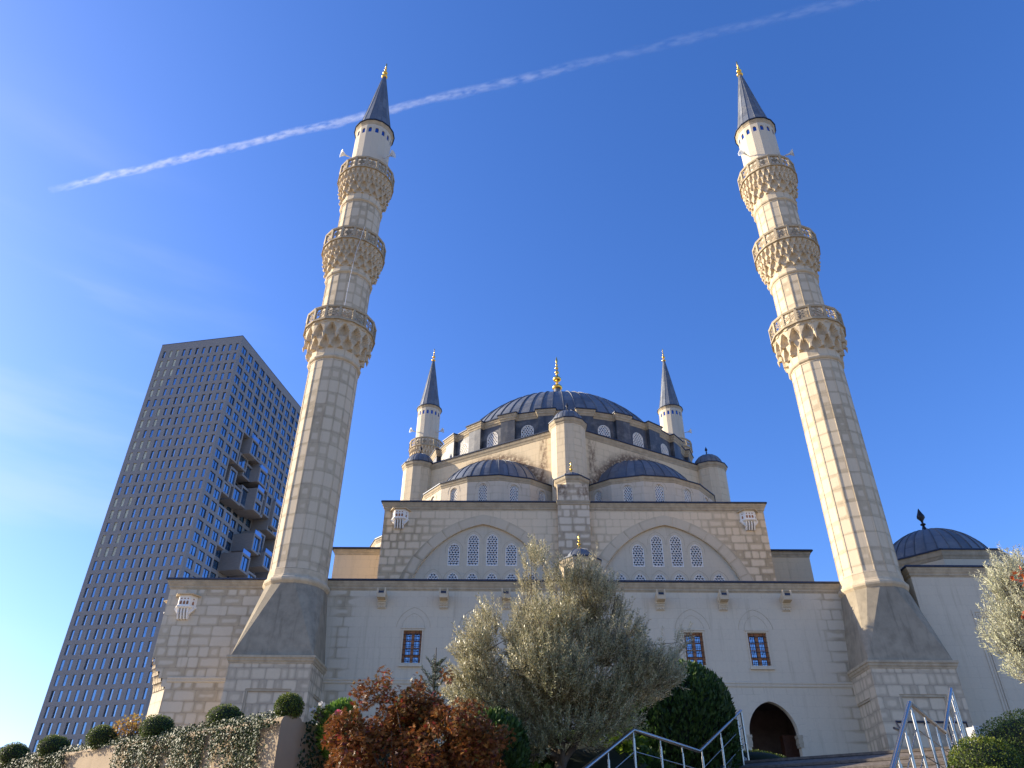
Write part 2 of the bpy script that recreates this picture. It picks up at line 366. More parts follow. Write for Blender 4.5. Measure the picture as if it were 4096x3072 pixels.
# ------------------------------------------------------------------ shared builders
PH16 = pi/16
def finial(name, c, h, parent, mat, kind='ball', r=.2):
    """stacked bulbs; h = height, r = radius of the biggest bulb"""
    mb = MB(); P = []
    def bulb(z, rad, sq=.7):
        for k in range(-4, 5): P.append((max(.16*r, rad*cos(k*pi/9)), z+rad*sq*sin(k*pi/9)))
    if kind == 'ball':
        P.append((.55*r, -.1)); bulb(.62*r, r, .62); P.append((.3*r, 1.35*r)); bulb(.33*h, .82*r, .7); P.append((.24*r, .33*h+.95*r))
        bulb(.53*h, .42*r, .8); P.append((.18*r, .62*h)); bulb(.66*h, .34*r, .8); bulb(.75*h, .26*r, .8)
        P += [(.12*r, .8*h), (.24*r, .86*h), (.2*r, .91*h), (.05*r, h)]
    elif kind == 'small':
        P += [(.9*r, -.05), (.8*r, .08*h), (.4*r, .2*h)]; bulb(.36*h, .75*r, .8); P.append((.25*r, .5*h)); bulb(.58*h, .5*r, .8)
        P += [(.18*r, .68*h), (.36*r, .78*h), (.2*r, .9*h), (.03*r, h)]
    else:           # leaf-shaped dark finial
        P += [(r*1.4, -.1), (r*1.1, .02*h), (r*.45, .18*h), (.22*r, .3*h)]; bulb(.36*h, .5*r, .5); P += [(.2*r, .44*h), (.25*r, .5*h), (.72*r, .62*h), (.68*r, .7*h), (.35*r, .84*h), (.03*r, h)]
    mb.lathe(c, P, 14); return mb.build(name, mat, parent)

def lattice(mb, T, w, h0, cols, dep, inside):
    """pierced hexagon screen: wavy strips between staggered drop-shaped holes, local frame T"""
    cw = w/cols; rh = cw*1.62; t = cw*.29; old = mb.T; mb.T = T; hc, hr = cw/2, rh/2
    for j in range(-1, int(h0/hr)+2):
        for i in range(-int(cols)-2, int(cols)+3):
            if (i+j) % 2: continue
            a = (i*hc, j*hr)
            for s in (-1, 1):      # each strip in two pieces, bowed so that the holes read as rounded drops
                b = ((i+s)*hc, (j+1)*hr); m = (a[0]+s*hc*.62, a[1]+hr*.5)
                for p, q in ((a, m), (m, b)):
                    if inside((p[0]+q[0])/2, (p[1]+q[1])/2): mb.bar((p[0], p[1], 0), (q[0], q[1], 0), t, dep, (0, 0, 1))
    mb.T = old
def archin(pts):
    def f(x, y):
        c = False; j = len(pts)-1
        for i in range(len(pts)):
            xi, yi = pts[i]; xj, yj = pts[j]
            if (yi > y) != (yj > y) and x < (xj-xi)*(y-yi)/(yj-yi)+xi: c = not c
            j = i
        return c
    return f
def ringframe(mb, T, pts, t, z0, z1, open_bottom=False):
    """frame following an outline, t wide inwards, from depth z0 to z1"""
    old = mb.T; mb.T = T; n = len(pts); P = [Vector(p) for p in pts]; ymin = min(p.y for p in P); area = sum(P[i].cross(P[(i+1) % n]) for i in range(n)); s = 1 if area > 0 else -1
    Q = []
    for i in range(n):
        d1 = (P[i]-P[i-1]); d2 = (P[(i+1) % n]-P[i])
        if d1.length < 1e-6: d1 = d2
        if d2.length < 1e-6: d2 = d1
        d1.normalize(); d2.normalize(); n1 = Vector((-d1.y, d1.x))*s; n2 = Vector((-d2.y, d2.x))*s; mm = (n1+n2)/max(.4, 1+n1.dot(n2)); Q.append(P[i]+mm*t)
    for i in range(n):
        k = (i+1) % n
        if open_bottom and abs(P[i].y-ymin) < 1e-4 and abs(P[k].y-ymin) < 1e-4: continue
        A, B, C, D = P[i], P[k], Q[k], Q[i]
        for q in ([(A, z1), (B, z1), (C, z1), (D, z1)], [(D, z1), (C, z1), (C, z0), (D, z0)], [(B, z1), (A, z1), (A, z0), (B, z0)]):
            f = [(v.x, v.y, z) for v, z in q]; mb.face(f if s > 0 else f[::-1])
    mb.T = old
def screen_window(name, T, pts, cols, parent, back=.1, lat=None, dep=.05, ft=.035):
    """window = plaster frame; children: pierced plaster screen and dark pane behind it"""
    mb = MB(); ringframe(mb, T, pts, ft, -back-.02, -back+.06); wdw = mb.build(name, M['lat'], parent); ORG[wdw.name] = ORG[parent.name]
    mb = MB(); x0 = min(p[0] for p in pts); x1 = max(p[0] for p in pts); y1 = max(p[1] for p in pts); ym = min(p[1] for p in pts)
    T2 = T @ Matrix.Translation(((x0+x1)/2, ym, -back))
    q = [(x-(x0+x1)/2, y-ym) for x, y in pts]
    lattice(mb, T2, x1-x0, y1-ym, cols, dep, archin(q)); mb.build('pierced_screen', M['lat'], wdw)
    mb = MB(); mb.T = T; mb.cap([(x, y, -back-.06) for x, y in pts]); mb.build('pane', M['glass'], wdw)
    return wdw
def ribbed_dome(mb, c, R, zc, z0, ribs, rt=.05, rh=.05, a0=0., a1=2*pi, n=96, lobes=0, sc=1., rows=14):
    """sphere cap of radius R centred at height zc, from z0 up; standing seams as thin ribs"""
    b0 = math.asin(max(-1, min(1, (z0-zc)/R))); full = abs(a1-a0-2*pi) < 1e-6
    prof = [(R*cos(b0+(pi/2-b0)*i/rows), zc+sc*(R*sin(b0+(pi/2-b0)*i/rows)-(z0-zc))+(z0-zc)) for i in range(rows+1)]
    m = n if full else n+1; k = ribs/(2*pi)
    P = []
    for r, z in prof:
        row = []
        for j in range(m):
            a = a0+(a1-a0)*j/n; q = r*(1+(.035*abs(sin(a*lobes/2)) if lobes else 0))
            row.append((c[0]+q*cos(a), c[1]+q*sin(a), z))
        P.append(row)
    L = [0]
    for i in range(rows): L.append(L[-1]+hypot(prof[i+1][0]-prof[i][0], prof[i+1][1]-prof[i][1]))
    mb.grid(P, full, True, lambda i, j: ((a0+(a1-a0)*j/n)*k+1e-3, L[i]))
    for q in range(int(ribs*(a1-a0)/(2*pi))+(0 if full else 1)):
        a = a0+2*pi*q/ribs; ca, sa = cos(a), sin(a); s = []
        for r, z in prof[:-1]:
            nx, nz = r/R, (z-zc)/R; base = Vector((c[0]+r*ca*.998, c[1]+r*sa*.998, z)); o = Vector((nx*ca, nx*sa, nz))*rh; t = Vector((-sa, ca, 0))*min(rt/2, r*.3)
            s.append([base-t, base-t*.7+o, base+t*.7+o, base+t])
        mb.grid(s, False, False, lambda i, j: (q+.5, 50.))
# ------------------------------------------------------------------ minaret (built once, copied three times)
MX, MY, MAZ = XM-13.186, 34.0, 2.1
def r16(mb, prof, uvs=None, ph=PH16):
    c = (MX, MY)
    for i in range(16):
        a, b = ph+2*pi*i/16, ph+2*pi*(i+1)/16
        for (r0, z0), (r1, z1) in zip(prof[:-1], prof[1:]):
            q = [(c[0]+r0*cos(a), c[1]+r0*sin(a), z0), (c[0]+r0*cos(b), c[1]+r0*sin(b), z0), (c[0]+r1*cos(b), c[1]+r1*sin(b), z1), (c[0]+r1*cos(a), c[1]+r1*sin(a), z1)]
            mb.face(q, uv=uvs and [(i, z0), (i+1, z0), (i+1, z1), (i, z1)])
def shaft_piece(root, z0, z1, R, mat, name='shaft'):
    """sixteen faces, each a panel sunk behind a narrow border, with a raised bead at the corners"""
    mb = MB(); c = (MX, MY); ap = cos(pi/16)
    for i in range(16):
        a, b = PH16+2*pi*i/16, PH16+2*pi*(i+1)/16; A = Vector((c[0]+R*cos(a), c[1]+R*sin(a))); B = Vector((c[0]+R*cos(b), c[1]+R*sin(b)))
        m = (A+B)/2; n = (m-Vector(c)).normalized(); e = .075; dp = .018
        q = [A, A+(B-A)*e, A+(B-A)*(e+.012)-n*dp, A+(B-A)*(1-e-.012)-n*dp, A+(B-A)*(1-e), B]; us = [0, e, e, 1-e, 1-e, 1]
        zb, zt = z0+.08, z1-.08
        for k in range(5):
            zz = [(z0, zb), (zb, zt), (zt, z1)]
            for (za, zc_) in zz:
                pa, pb = q[k], q[k+1]
                if za == z0 or zc_ == z1:
                    pa = A+(B-A)*us[k] if k not in () else pa; pb = A+(B-A)*us[k+1]
                    if (pb-pa).length < 1e-6: continue
                mb.face([(pa.x, pa.y, za), (pb.x, pb.y, za), (pb.x, pb.y, zc_), (pa.x, pa.y, zc_)], uv=[(i+us[k], za), (i+us[k+1], za), (i+us[k+1], zc_), (i+us[k], zc_)])
    return mb.build(name, mat, root)
def muqarnas(mb, z0, z1, R0, R1, tiers):
    """corbelling of stacked pointed niches with hanging drops; tiers = (share of height, niches, shift, depth, drops)"""
    c = (MX, MY); TT = 6; ph = PH16; prevR = R0; za = z0; tot = sum(t[0] for t in tiers); acc = 0; M_ = 192
    for sh_, N, shift, depth, drops in tiers:
        acc += sh_; zb = z0+(z1-z0)*acc/tot; Ro = R0+(R1-R0)*(acc/tot)**.85; Rin = prevR-depth; rows = []
        for k in range(TT+1):
            y = k/TT; row = []
            for j in range(M_):
                s = ((j*N/M_+shift) % 1)*2-1; a = ph+2*pi*j/M_
                wv = .82*sqrt(max(0., 1-(y/.86)**1.8)) if y < .86 else 0
                R = Ro
                if abs(s) < wv: R = Rin+(Ro-Rin)*(.08+.5*(abs(s)/max(wv, .01))**2+.3*y*y)
                elif y < .86: R = Ro-.05*(1-y)*(Ro-Rin)
                R *= cos(pi/16)/cos(((a-ph) % (2*pi/16))-pi/16)*.55+.45
                row.append((c[0]+R*cos(a), c[1]+R*sin(a), za+(zb-za)*y))
            rows.append(row)
        under = [(c[0]+(prevR-.06)*cos(ph+2*pi*j/M_), c[1]+(prevR-.06)*sin(ph+2*pi*j/M_), za) for j in range(M_)]
        mb.grid([under]+rows, True, False)
        for q in range(N if drops else 0):
            a = ph+2*pi*(q+(0. if shift == 0 else .5))/N; r = Ro-.04; h = drops; o = (c[0]+r*cos(a), c[1]+r*sin(a), za-h*.72)
            mb.lathe(o, [(.008, 0), (.055, h*.4), (.085, h*.72), (.07, h*.85), (.03, h)], 6, 0, False)
        prevR = Ro-.03; za = zb
    mb.grid([rows[-1], [(c[0]+.5*cos(ph+2*pi*j/M_), c[1]+.5*sin(ph+2*pi*j/M_), z1) for j in range(M_)]], True, False)
def pierced(mb, T, w, h, v):
    """geometric star screen of one parapet bay, local frame"""
    old = mb.T; mb.T = T; t = .03
    def B(a, b): mb.bar((a[0], a[1], -.015), (b[0], b[1], -.015), t, .03, (0, 0, 1))
    cx, cy = w/2, h/2; R = min(w, h)*.30; K = [(cx+R*1.05*cos(pi/6+k*pi/3), cy+R*sin(pi/6+k*pi/3)) for k in range(6)]
    for k in range(6):
        B(K[k], K[(k+1) % 6])
        d = (K[k][0]-cx, K[k][1]-cy); e = (cx+d[0]*1.9, cy+d[1]*1.62); e = (min(max(e[0], 0), w), min(max(e[1], 0), h)); B((cx, cy), e)
        if v: B(K[k], K[(k+2) % 6])
    for x in (0.22, .78):
        B((w*x, 0), (0 if x < .5 else w, h*.3)); B((w*x, h), (0 if x < .5 else w, h*.7))
        B((w*x, 0), (cx, cy-R)); B((w*x, h), (cx, cy+R)); B((0 if x < .5 else w, h*.5), (cx+(-R if x < .5 else R), cy))
    mb.T = old
def balcony(root, zr0, zr1, zc0, R, Rs, tiers, v):
    mb = MB(); muqarnas(mb, zc0, zr0-.03, Rs, R-.06, tiers); bal = mb.build('balcony', M['corbel'], root); ORG[bal.name] = ORG[root.name]
    mb = MB(); c = (MX, MY); w = 2*R*sin(pi/16)
    r16(mb, [(R-.14, zr0-.03), (R+.04, zr0-.03), (R+.04, zr0+.05), (R, zr0+.08), (R, zr0+.14), (R-.1, zr0+.14), (R-.1, zr0-.03)])
    r16(mb, [(R-.1, zr1-.12), (R, zr1-.12), (R+.03, zr1-.04), (R+.03, zr1), (R-.12, zr1), (R-.12, zr1-.12)])
    for i in range(16):
        a = PH16+2*pi*i/16
        mb.T = Matrix.Translation((c[0], c[1], 0)) @ Matrix.Rotation(a, 4, 'Z'); mb.box(R-.095, R+.012, -.07, .07, zr0+.14, zr1-.12); mb.T = None
        am = a+pi/16; ap = R*cos(pi/16)-.05; o = (c[0]+ap*cos(am), c[1]+ap*sin(am), zr0+.14)
        T = frame(o, cos(am), sin(am)) @ Matrix.Translation((-w/2+.07, 0, 0))
        pierced(mb, T, w-.14, zr1-zr0-.26, v)
    mb.build('railing', M['rail'], bal)
    mb = MB(); mb.face([(*p, zr0+.1) for p in ngon(c, R-.1, 16, PH16)]); mb.build('balcony_floor', M['rail'], bal)
def build_minaret(label):
    root = thing('minaret', label, 'minaret', (MX, MY, MAZ), 'four minarets at the corners of the mosque')
    c = (MX, MY); h = 1.74; zt = 7.6
    mb = MB(); sq = [(c[0]-h, c[1]-h), (c[0]+h, c[1]-h), (c[0]+h, c[1]+h), (c[0]-h, c[1]+h)]
    for i in range(4):
        a, b = sq[i], sq[(i+1) % 4]; d = Vector((b[0]-a[0], b[1]-a[1])).normalized(); n = (d.y, -d.x)
        T = frame((a[0], a[1], MAZ), *n); W = 2*h; H = zt-MAZ
        hole = [(W*.26, .3), (W*.80, .3), (W*.80, H-1.05), (W*.26, H-1.05)]
        mb.panel(T, [(0, 0), (W, 0), (W, H), (0, H)], [hole], .06)
        old = mb.T; mb.T = T; mb.face([(x, y, -.06) for x, y in hole]); mb.T = old
    ped = mb.build('pedestal', M['ped'], root); ORG[ped.name] = ORG[root.name]
    mb = MB()
    for i in range(4):
        a, b = sq[i], sq[(i+1) % 4]; d = Vector((b[0]-a[0], b[1]-a[1])).normalized(); n = (d.y, -d.x)
        ringframe(mb, frame((a[0], a[1], MAZ), *n), [(2*h*.26+.004, .304), (2*h*.80-.004, .304), (2*h*.80-.004, H-1.054), (2*h*.26+.004, H-1.054)], .09, -.058, -.02)
    mb.build('panel_moulding', M['cornice'], ped)
    mb = MB(); mb.sweep([(-.05, zt-.06), (.02, zt-.06), (.03, zt), (.07, zt+.05), (.08, zt+.12), (.12, zt+.16), (.12, zt+.25), (-.02, zt+.26)], sq, True); mb.build('pedestal_cornice', M['cornice'], root)
    # slanted base: square at the bottom, sixteen sides at the top
    zb, zu, Rt = zt+.255, 11.14, 1.40; mb = MB(); hb = h-.01
    top = [(c[0]+Rt*cos(PH16+2*pi*k/16), c[1]+Rt*sin(PH16+2*pi*k/16), zu) for k in range(16)]
    cor = [(c[0]+hb*sx, c[1]+hb*sy, zb) for sx, sy in ((1, 1), (-1, 1), (-1, -1), (1, -1))]
    for q in range(4):
        k = (4*q-1) % 16; A = cor[(q+3) % 4]; B = cor[q]
        mb.face([A, B, top[(k+1) % 16], top[k]])
        for j in range(1, 4): mb.face([B, top[(k+j+1) % 16], top[(k+j) % 16]])
    mb.build('slanted_base', M['trans'], root)
    mb = MB(); r16(mb, [(1.36, 11.05), (1.42, 11.1), (1.5, 11.2), (1.52, 11.28), (1.5, 11.36), (1.42, 11.42), (1.40, 11.5), (1.37, 11.52), (1.37, 11.78), (1.31, 11.8)]); mb.build('collar', M['corbel'], root)
    shaft_piece(root, 11.8, 23.4, 1.345, M['shaft'])
    FINE = ((.2, 16, 0., .04, 0), (.3, 16, .5, .06, .3), (.26, 32, 0., .05, .22), (.3, 32, .5, .03, 0))
    for zr, zrt, zc0, R, Rs, tiers, zring, v in ((25.62, 26.56, 24.1, 1.97, 1.36, ((.5, 16, .5, .05, 0), (.55, 16, 0., .16, .42), (.12, 16, 0., 0., 0)), 23.4, 0), (31.78, 32.74, 30.05, 1.88, 1.31, FINE, 29.5, 1), (38.12, 39.08, 36.25, 1.80, 1.26, FINE, 35.55, 1)):
        mb = MB(); r16(mb, [(Rs-.06, zring-.02), (Rs+.01, zring), (Rs+.07, zring+.05), (Rs+.1, zring+.13), (Rs+.07, zring+.21), (Rs+.01, zring+.25), (Rs, zring+.27)]); mb.build('ring_moulding', M['corbel'], root)
        mb = MB(); r16(mb, [(Rs-.005, zring+.25), (Rs-.005, zc0+.02)], True); mb.build('collar_band', M['shaft'], root)
        balcony(root, zr, zrt, zc0, R, Rs, tiers, v)
    shaft_piece(root, 25.6, 29.5, 1.31, M['shaft']); shaft_piece(root, 31.8, 35.56, 1.27, M['shaft'])
    # top section with small blue windows
    mb = MB(); R = 1.215; w = 2*R*sin(pi/16); ap = R*cos(pi/16); wpts = arch(.225, .36, .13, 0, 6, 0, 0)
    mbs = []
    for i in range(16):
        am = 2*pi*i/16; o = (c[0]+ap*cos(am), c[1]+ap*sin(am), 38.2); T = frame(o, cos(am), sin(am))
        zw = 42.28-38.2; hole = [(x, y+zw) for x, y in wpts]
        mb.panel(T, [(-w/2, 0), (w/2, 0), (w/2, 43.25-38.2), (-w/2, 43.25-38.2)], [hole], .06); mbs.append((T, hole))
    top_ = mb.build('top_shaft', M['shaftplain'], root); ORG[top_.name] = ORG[root.name]
    for T, hole in mbs:
        mb = MB(); mb.T = T; mb.cap([(x, y, -.05) for x, y in hole]); mb.build('niche_window', M['blueglass'], top_)
    mb = MB(); r16(mb, [(1.2, 43.05), (1.24, 43.1), (1.26, 43.2), (1.32, 43.28), (1.33, 43.36), (1.1, 43.37)]); mb.build('eave_cornice', M['cornice'], root)
    mb = MB(); r16(mb, [(1.1, 43.35), (1.40, 43.35), (1.40, 43.42), (1.14, 43.56)]); eav = mb.build('eave_edge', M['leadedge'], root)
    mb = MB(); n = 60
    prof = [(1.16, 43.52), (.80, 45.6), (.46, 47.85), (.13, 49.98)]
    r16(mb, [(r, z) for r, z in prof], True)
    for i in range(16):
        a = PH16+2*pi*i/16; mb.tube([(c[0]+r*cos(a), c[1]+r*sin(a), z) for r, z in prof], [.022, .02, .017, .01], 5)
    mb.build('cone_spire', M['lead'], root)
    finial('finial', (c[0], c[1], 49.96), 1.85, root, M['gold'], 'ball', .235)
    for a, z in ((-90-58, 40.25), (-90+62, 40.3)):
        a = RAD(a); d = Vector((cos(a), sin(a), 0)); o = Vector((c[0], c[1], z)); mb = MB()
        mb.tube([o+d*1.1, o+d*1.55], .03, 6)
        P = [(.05, 0), (.06, .16), (.1, .3), (.17, .4), (.27, .48), (.29, .49), (.26, .47), (.12, .3), (.03, .2)]
        rows = []; u = Vector((0, 0, 1)); s_ = d.cross(u)
        for r, q in P: rows.append([o+d*(1.5+q)+(u*cos(2*pi*k/14)+s_*sin(2*pi*k/14))*r for k in range(14)])
        mb.grid(rows, True); mb.build('loudspeaker', M['horn'], root)
    return root
min0 = build_minaret('cream minaret with three balconies standing at the left, in front of the grey tower')
for x, y, lab in ((XM+13.186, 34., 'cream minaret with three balconies standing at the right, beside the domed annex'),
                  (XM-13.186, 70.5, 'far small minaret behind the dome, on the left, with a slim lead spire'),
                  (XM+13.186, 70.5, 'far small minaret behind the dome, on the right, partly hidden by the drum')):
    c_ = copy_tree(min0); c_.location = (x, y, MAZ); c_['label'] = lab
mb = MB(); d0 = Vector((-MX, -MY)).normalized(); px = Vector((d0.y, -d0.x))
P0 = [(Vector((MX, MY))+d0*r - px*o) for r, o in ((1.95, .35), (1.78, .1), (1.66, 0.02), (1.62, -.02), (1.6, -.03))]
mb.tube([(p.x, p.y, z) for p, z in zip(P0, (32.74, 30.8, 29.2, 27.8, 26.3))], .014, 5)
tag(mb.build('cable', M['horn'], None, (MX, MY-1.6, 26.3)), 'thin white cable hanging between two balconies of the left minaret', 'cable')
# ------------------------------------------------------------------ mosque
YW, YU, FZ = 34.4, 38.5, 3.4
XL, XR = -16.55, 21.85
mosque = thing('mosque', 'large cream stone mosque with lead domes, arches and a golden finial', 'mosque', (XM, YC, FZ))
def part(mb, name, mat, parent=None):
    o = mb.build(name, mat, parent or mosque); ORG[o.name] = ORG['mosque']; return o
CORN = lambda z, d=.16: [(-.02, z-.42), (.0, z-.42), (.02, z-.36), (.05, z-.34), (.06, z-.26), (.1, z-.2), (.13, z-.12), (.16, z-.08), (.16, z)]
EDGE = lambda z: [(-.3, z), (.21, z), (.22, z+.05), (.18, z+.1), (-.4, z+.16)]
# --- lower wing: front wall, chamfered left corner, left side
ZC = 11.74
def rect(x0, x1, z0, z1): return [(x0, z0), (x1, z0), (x1, z1), (x0, z1)]
wins = [XM+s*o for s in (-1, 1) for o in (4.87, 7.70)]+[XM-2.04, XM+2.04]
arcs = [XM+k*2.83*s+.01 for s in (-1, 1) for k in (1.735, 2.735)]+[XM-.735*2.83, XM+.735*2.83]
holes = [rect(x-.42-XL, x+.42-XL, 8.04-FZ, 9.51-FZ) for x in wins]
holes += [arch(2.04, 5.35-FZ, 1.30, .08, 12, x-XL, 0.02) for x in arcs]
W_ = 17.55-XL; H_ = ZC-.3-FZ; cz = 7.02-FZ; cw = .9
mb = MB(); T = frame((XL, YW, FZ), 0, -1)
mb.panel(T, [(cw, 0), (W_, 0), (W_, H_), (0, H_), (0, 8.24-FZ), (.12, 8.24-FZ), (.12, 7.95-FZ), (.3, 7.95-FZ), (.3, 7.66-FZ), (.5, 7.66-FZ), (.5, 7.37-FZ), (.7, 7.37-FZ), (.7, cz), (cw, cz)], holes, .34)
mb.face([(XL, YW+cw, FZ), (XL+cw, YW, FZ), (XL+cw, YW, 6.93), (XL, YW+cw, 6.93)])       # chamfer
mb.face([(XL, 64, FZ), (XL, YW+cw, FZ), (XL, YW+cw, ZC-.3), (XL, 64, ZC-.3)]); mb.face([(XL, YW+cw, 8.24), (XL, YW, 8.24), (XL, YW, ZC-.3), (XL, YW+cw, ZC-.3)])
lower = part(mb, 'lower_wall', M['wall'])
mb = MB()   # muqarnas that brings the chamfer back to a square corner
for k in range(5):
    z0 = 6.93+k*.29; a = cw-.2*k if k < 5 else 0; b = max(0., a-.2)
    n = 5; rows = []
    for y in (0, .5, 1):
        row = []
        for j in range(n*6+1):
            s = ((j/6) % 1)*2-1; r = a+(b-a)*(y if abs(s) > .85 else .25+.6*y*y)*.9; t = j/(n*6)
            p0 = Vector((XL, YW+r, 0)); p1 = Vector((XL+r, YW, 0)); q = p0.lerp(p1, t); row.append((q.x, q.y, z0+.29*y))
        rows.append(row)
    mb.grid(rows, False, False)
part(mb, 'corner_muqarnas', M['corbel'])
for k, x in enumerate(arcs):  # moulded archivolt ring, 15 mm proud of the wall
    mb = MB(); ringframe(mb, T, arch(2.72, 5.35-FZ, 1.63, .08, 12, x-XL, 1.2), .335, -.01, .014, True); part(mb, 'arch_ring', M['plain'])
    mb = MB()
    for s in (-1, 1):
        for zz, w in ((4.86, .05), (4.98, .08), (5.1, .05), (5.22, .1)): mb.box(x+s*1.05-.06-w*.5, x+s*1.05+.06+w*.5, YW-.012-w*.2, YW+.36, zz, zz+.115)
    part(mb, 'arch_capital', M['cornice'])
mb = MB()
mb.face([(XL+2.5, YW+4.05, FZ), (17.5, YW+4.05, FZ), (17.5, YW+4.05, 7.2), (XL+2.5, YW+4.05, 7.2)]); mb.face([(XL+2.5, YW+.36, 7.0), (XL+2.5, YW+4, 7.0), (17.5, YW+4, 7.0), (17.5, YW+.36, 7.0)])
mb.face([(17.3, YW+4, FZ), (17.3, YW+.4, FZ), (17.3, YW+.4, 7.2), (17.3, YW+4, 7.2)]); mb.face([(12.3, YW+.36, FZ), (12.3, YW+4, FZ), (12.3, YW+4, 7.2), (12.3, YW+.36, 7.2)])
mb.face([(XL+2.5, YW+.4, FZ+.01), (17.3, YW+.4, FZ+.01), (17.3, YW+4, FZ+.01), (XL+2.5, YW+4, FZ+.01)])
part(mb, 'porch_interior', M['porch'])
wpath = [(XL, 64), (XL, YW), (17.52, YW)]
mb = MB(); mb.sweep(CORN(ZC), wpath); part(mb, 'lower_cornice', M['cornice'])
mb = MB(); mb.sweep(EDGE(ZC), wpath)
mb.face([(XL+.4, YW+.4, ZC+.155), (17.3, YW+.4, ZC+.155), (17.3, 66, ZC+.9), (XL+.4, 66, ZC+.9)]); part(mb, 'lower_roof', M['leadedge'])
mb = MB(); mb.sweep([(-.01, 7.2), (.03, 7.22), (.05, 7.28), (.03, 7.32), (.06, 7.36), (.06, 7.42), (-.01, 7.45)], [(XL+cw+.02, YW), (17.4, YW)]); part(mb, 'string_course', M['plain'])
# --- lower windows
def low_window(x):
    z0, z1, hw = 8.04, 9.51, .42; T = frame((x, YW, z0), 0, -1); H = z1-z0
    mb = MB(); ringframe(mb, T, [(-hw-.06, -.0), (hw+.06, -.0), (hw+.06, H+.08), (-hw-.06, H+.08)], .06, -.02, .035)
    mb.T = T; mb.box(-hw-.1, hw+.1, -.1, -.012, -.02, .09); mb.box(-hw-.1, hw+.1, H+.085, H+.15, -.02, .06); mb.T = None
    w = part(mb, 'window', M['plain'])
    mb = MB(); ringframe(mb, T, rect(-hw, hw, 0, H), .1, -.2, -.12)
    mb.T = T; mb.box(-.065, .065, .09, H-.09, -.2, -.12); mb.box(-hw+.07, hw-.07, .35, .44, -.199, -.118)
    for y in (.74, 1.05): mb.box(-hw+.07, hw-.07, y-.015, y+.015, -.19, -.14)
    mb.T = None; part(mb, 'wooden_frame', M['wood'], w)
    mb = MB(); mb.T = T; mb.face([(-hw, 0, -.19), (hw, 0, -.19), (hw, H, -.19), (-hw, H, -.19)]); part(mb, 'pane', M['houseglass'], w)
    mb = MB(); mb.T = T
    for xx in (-.28, -.13, .13, .28): mb.box(xx-.008, xx+.008, 0, H, -.06, -.044)
    for y in (.2, .42, .64, .86, 1.08, 1.3):
        mb.box(-hw, hw, y-.009, y+.009, -.058, -.042)
    for xx in (-.205, .205):
        for y in (.2, .64, 1.08, 1.3): mb.box(xx-.022, xx+.022, y-.022, y+.022, -.066, -.036)
    part(mb, 'iron_grille', M['iron'], w)
    mb = MB(); ringframe(mb, T, arch(1.54, 1.62, .9, .2, 12, 0, 1.62), .012, -.01, .01, True); ringframe(mb, T, arch(1.03, 1.62, .63, .2, 12, 0, 1.62), .010, -.01, .008, True)
    part(mb, 'blind_arch', M['cornice'])
for x in wins: low_window(x)
for x in [XM+s*o for s in (-1, 1) for o in (.71, 3.52, 6.37, 9.22)]:      # water spouts
    if abs(x-XM) < 1: continue
    mb = MB(); T = frame((x, YW, 0), 0, -1); mb.T = T
    pr = [(-.2, 11.22), (-.215, 10.98), (-.18, 10.83), (.18, 10.83), (.215, 10.98), (.2, 11.22), (.15, 11.2), (.13, 11.02), (-.13, 11.02), (-.15, 11.2)]
    zz = [(0, -.1), (.2, -.06), (.38, 0), (.56, .1)]
    rows = [[(px, py+dy*(1 if py > 11.1 else .3), z) for px, py in pr] for z, dy in zz]
    mb.grid(rows, True, False, flip=False); mb.cap(rows[-1])
    mb.T = None; sp = part(mb, 'water_spout', M['corbel'])
    mb = MB(); mb.T = T; mb.face([(-.13, 11.03, 0), (.13, 11.03, 0), (.13, 11.03, .57), (-.13, 11.03, .57)]); mb.face([(-.12, 11.02, .553), (.12, 11.02, .553), (.12, 11.16, .553), (-.12, 11.16, .553)]); part(mb, 'lead_lining', M['leadedge'], sp)
    mb = MB(); mb.T = T
    for k in range(5): mb.box(-.2+.01*(k % 2), .2-.01*(k % 2), 10.5+k*.066, 10.5+(k+1)*.066-.004, -.01, .05+.04*k)
    for xx in (-.12, 0, .12):
        mb.box(xx-.035, xx+.035, 10.53, 10.66, .04, .1); mb.box(xx-.02, xx+.02, 10.66, 10.76, .1, .16)
    part(mb, 'bracket', M['plain'], sp)
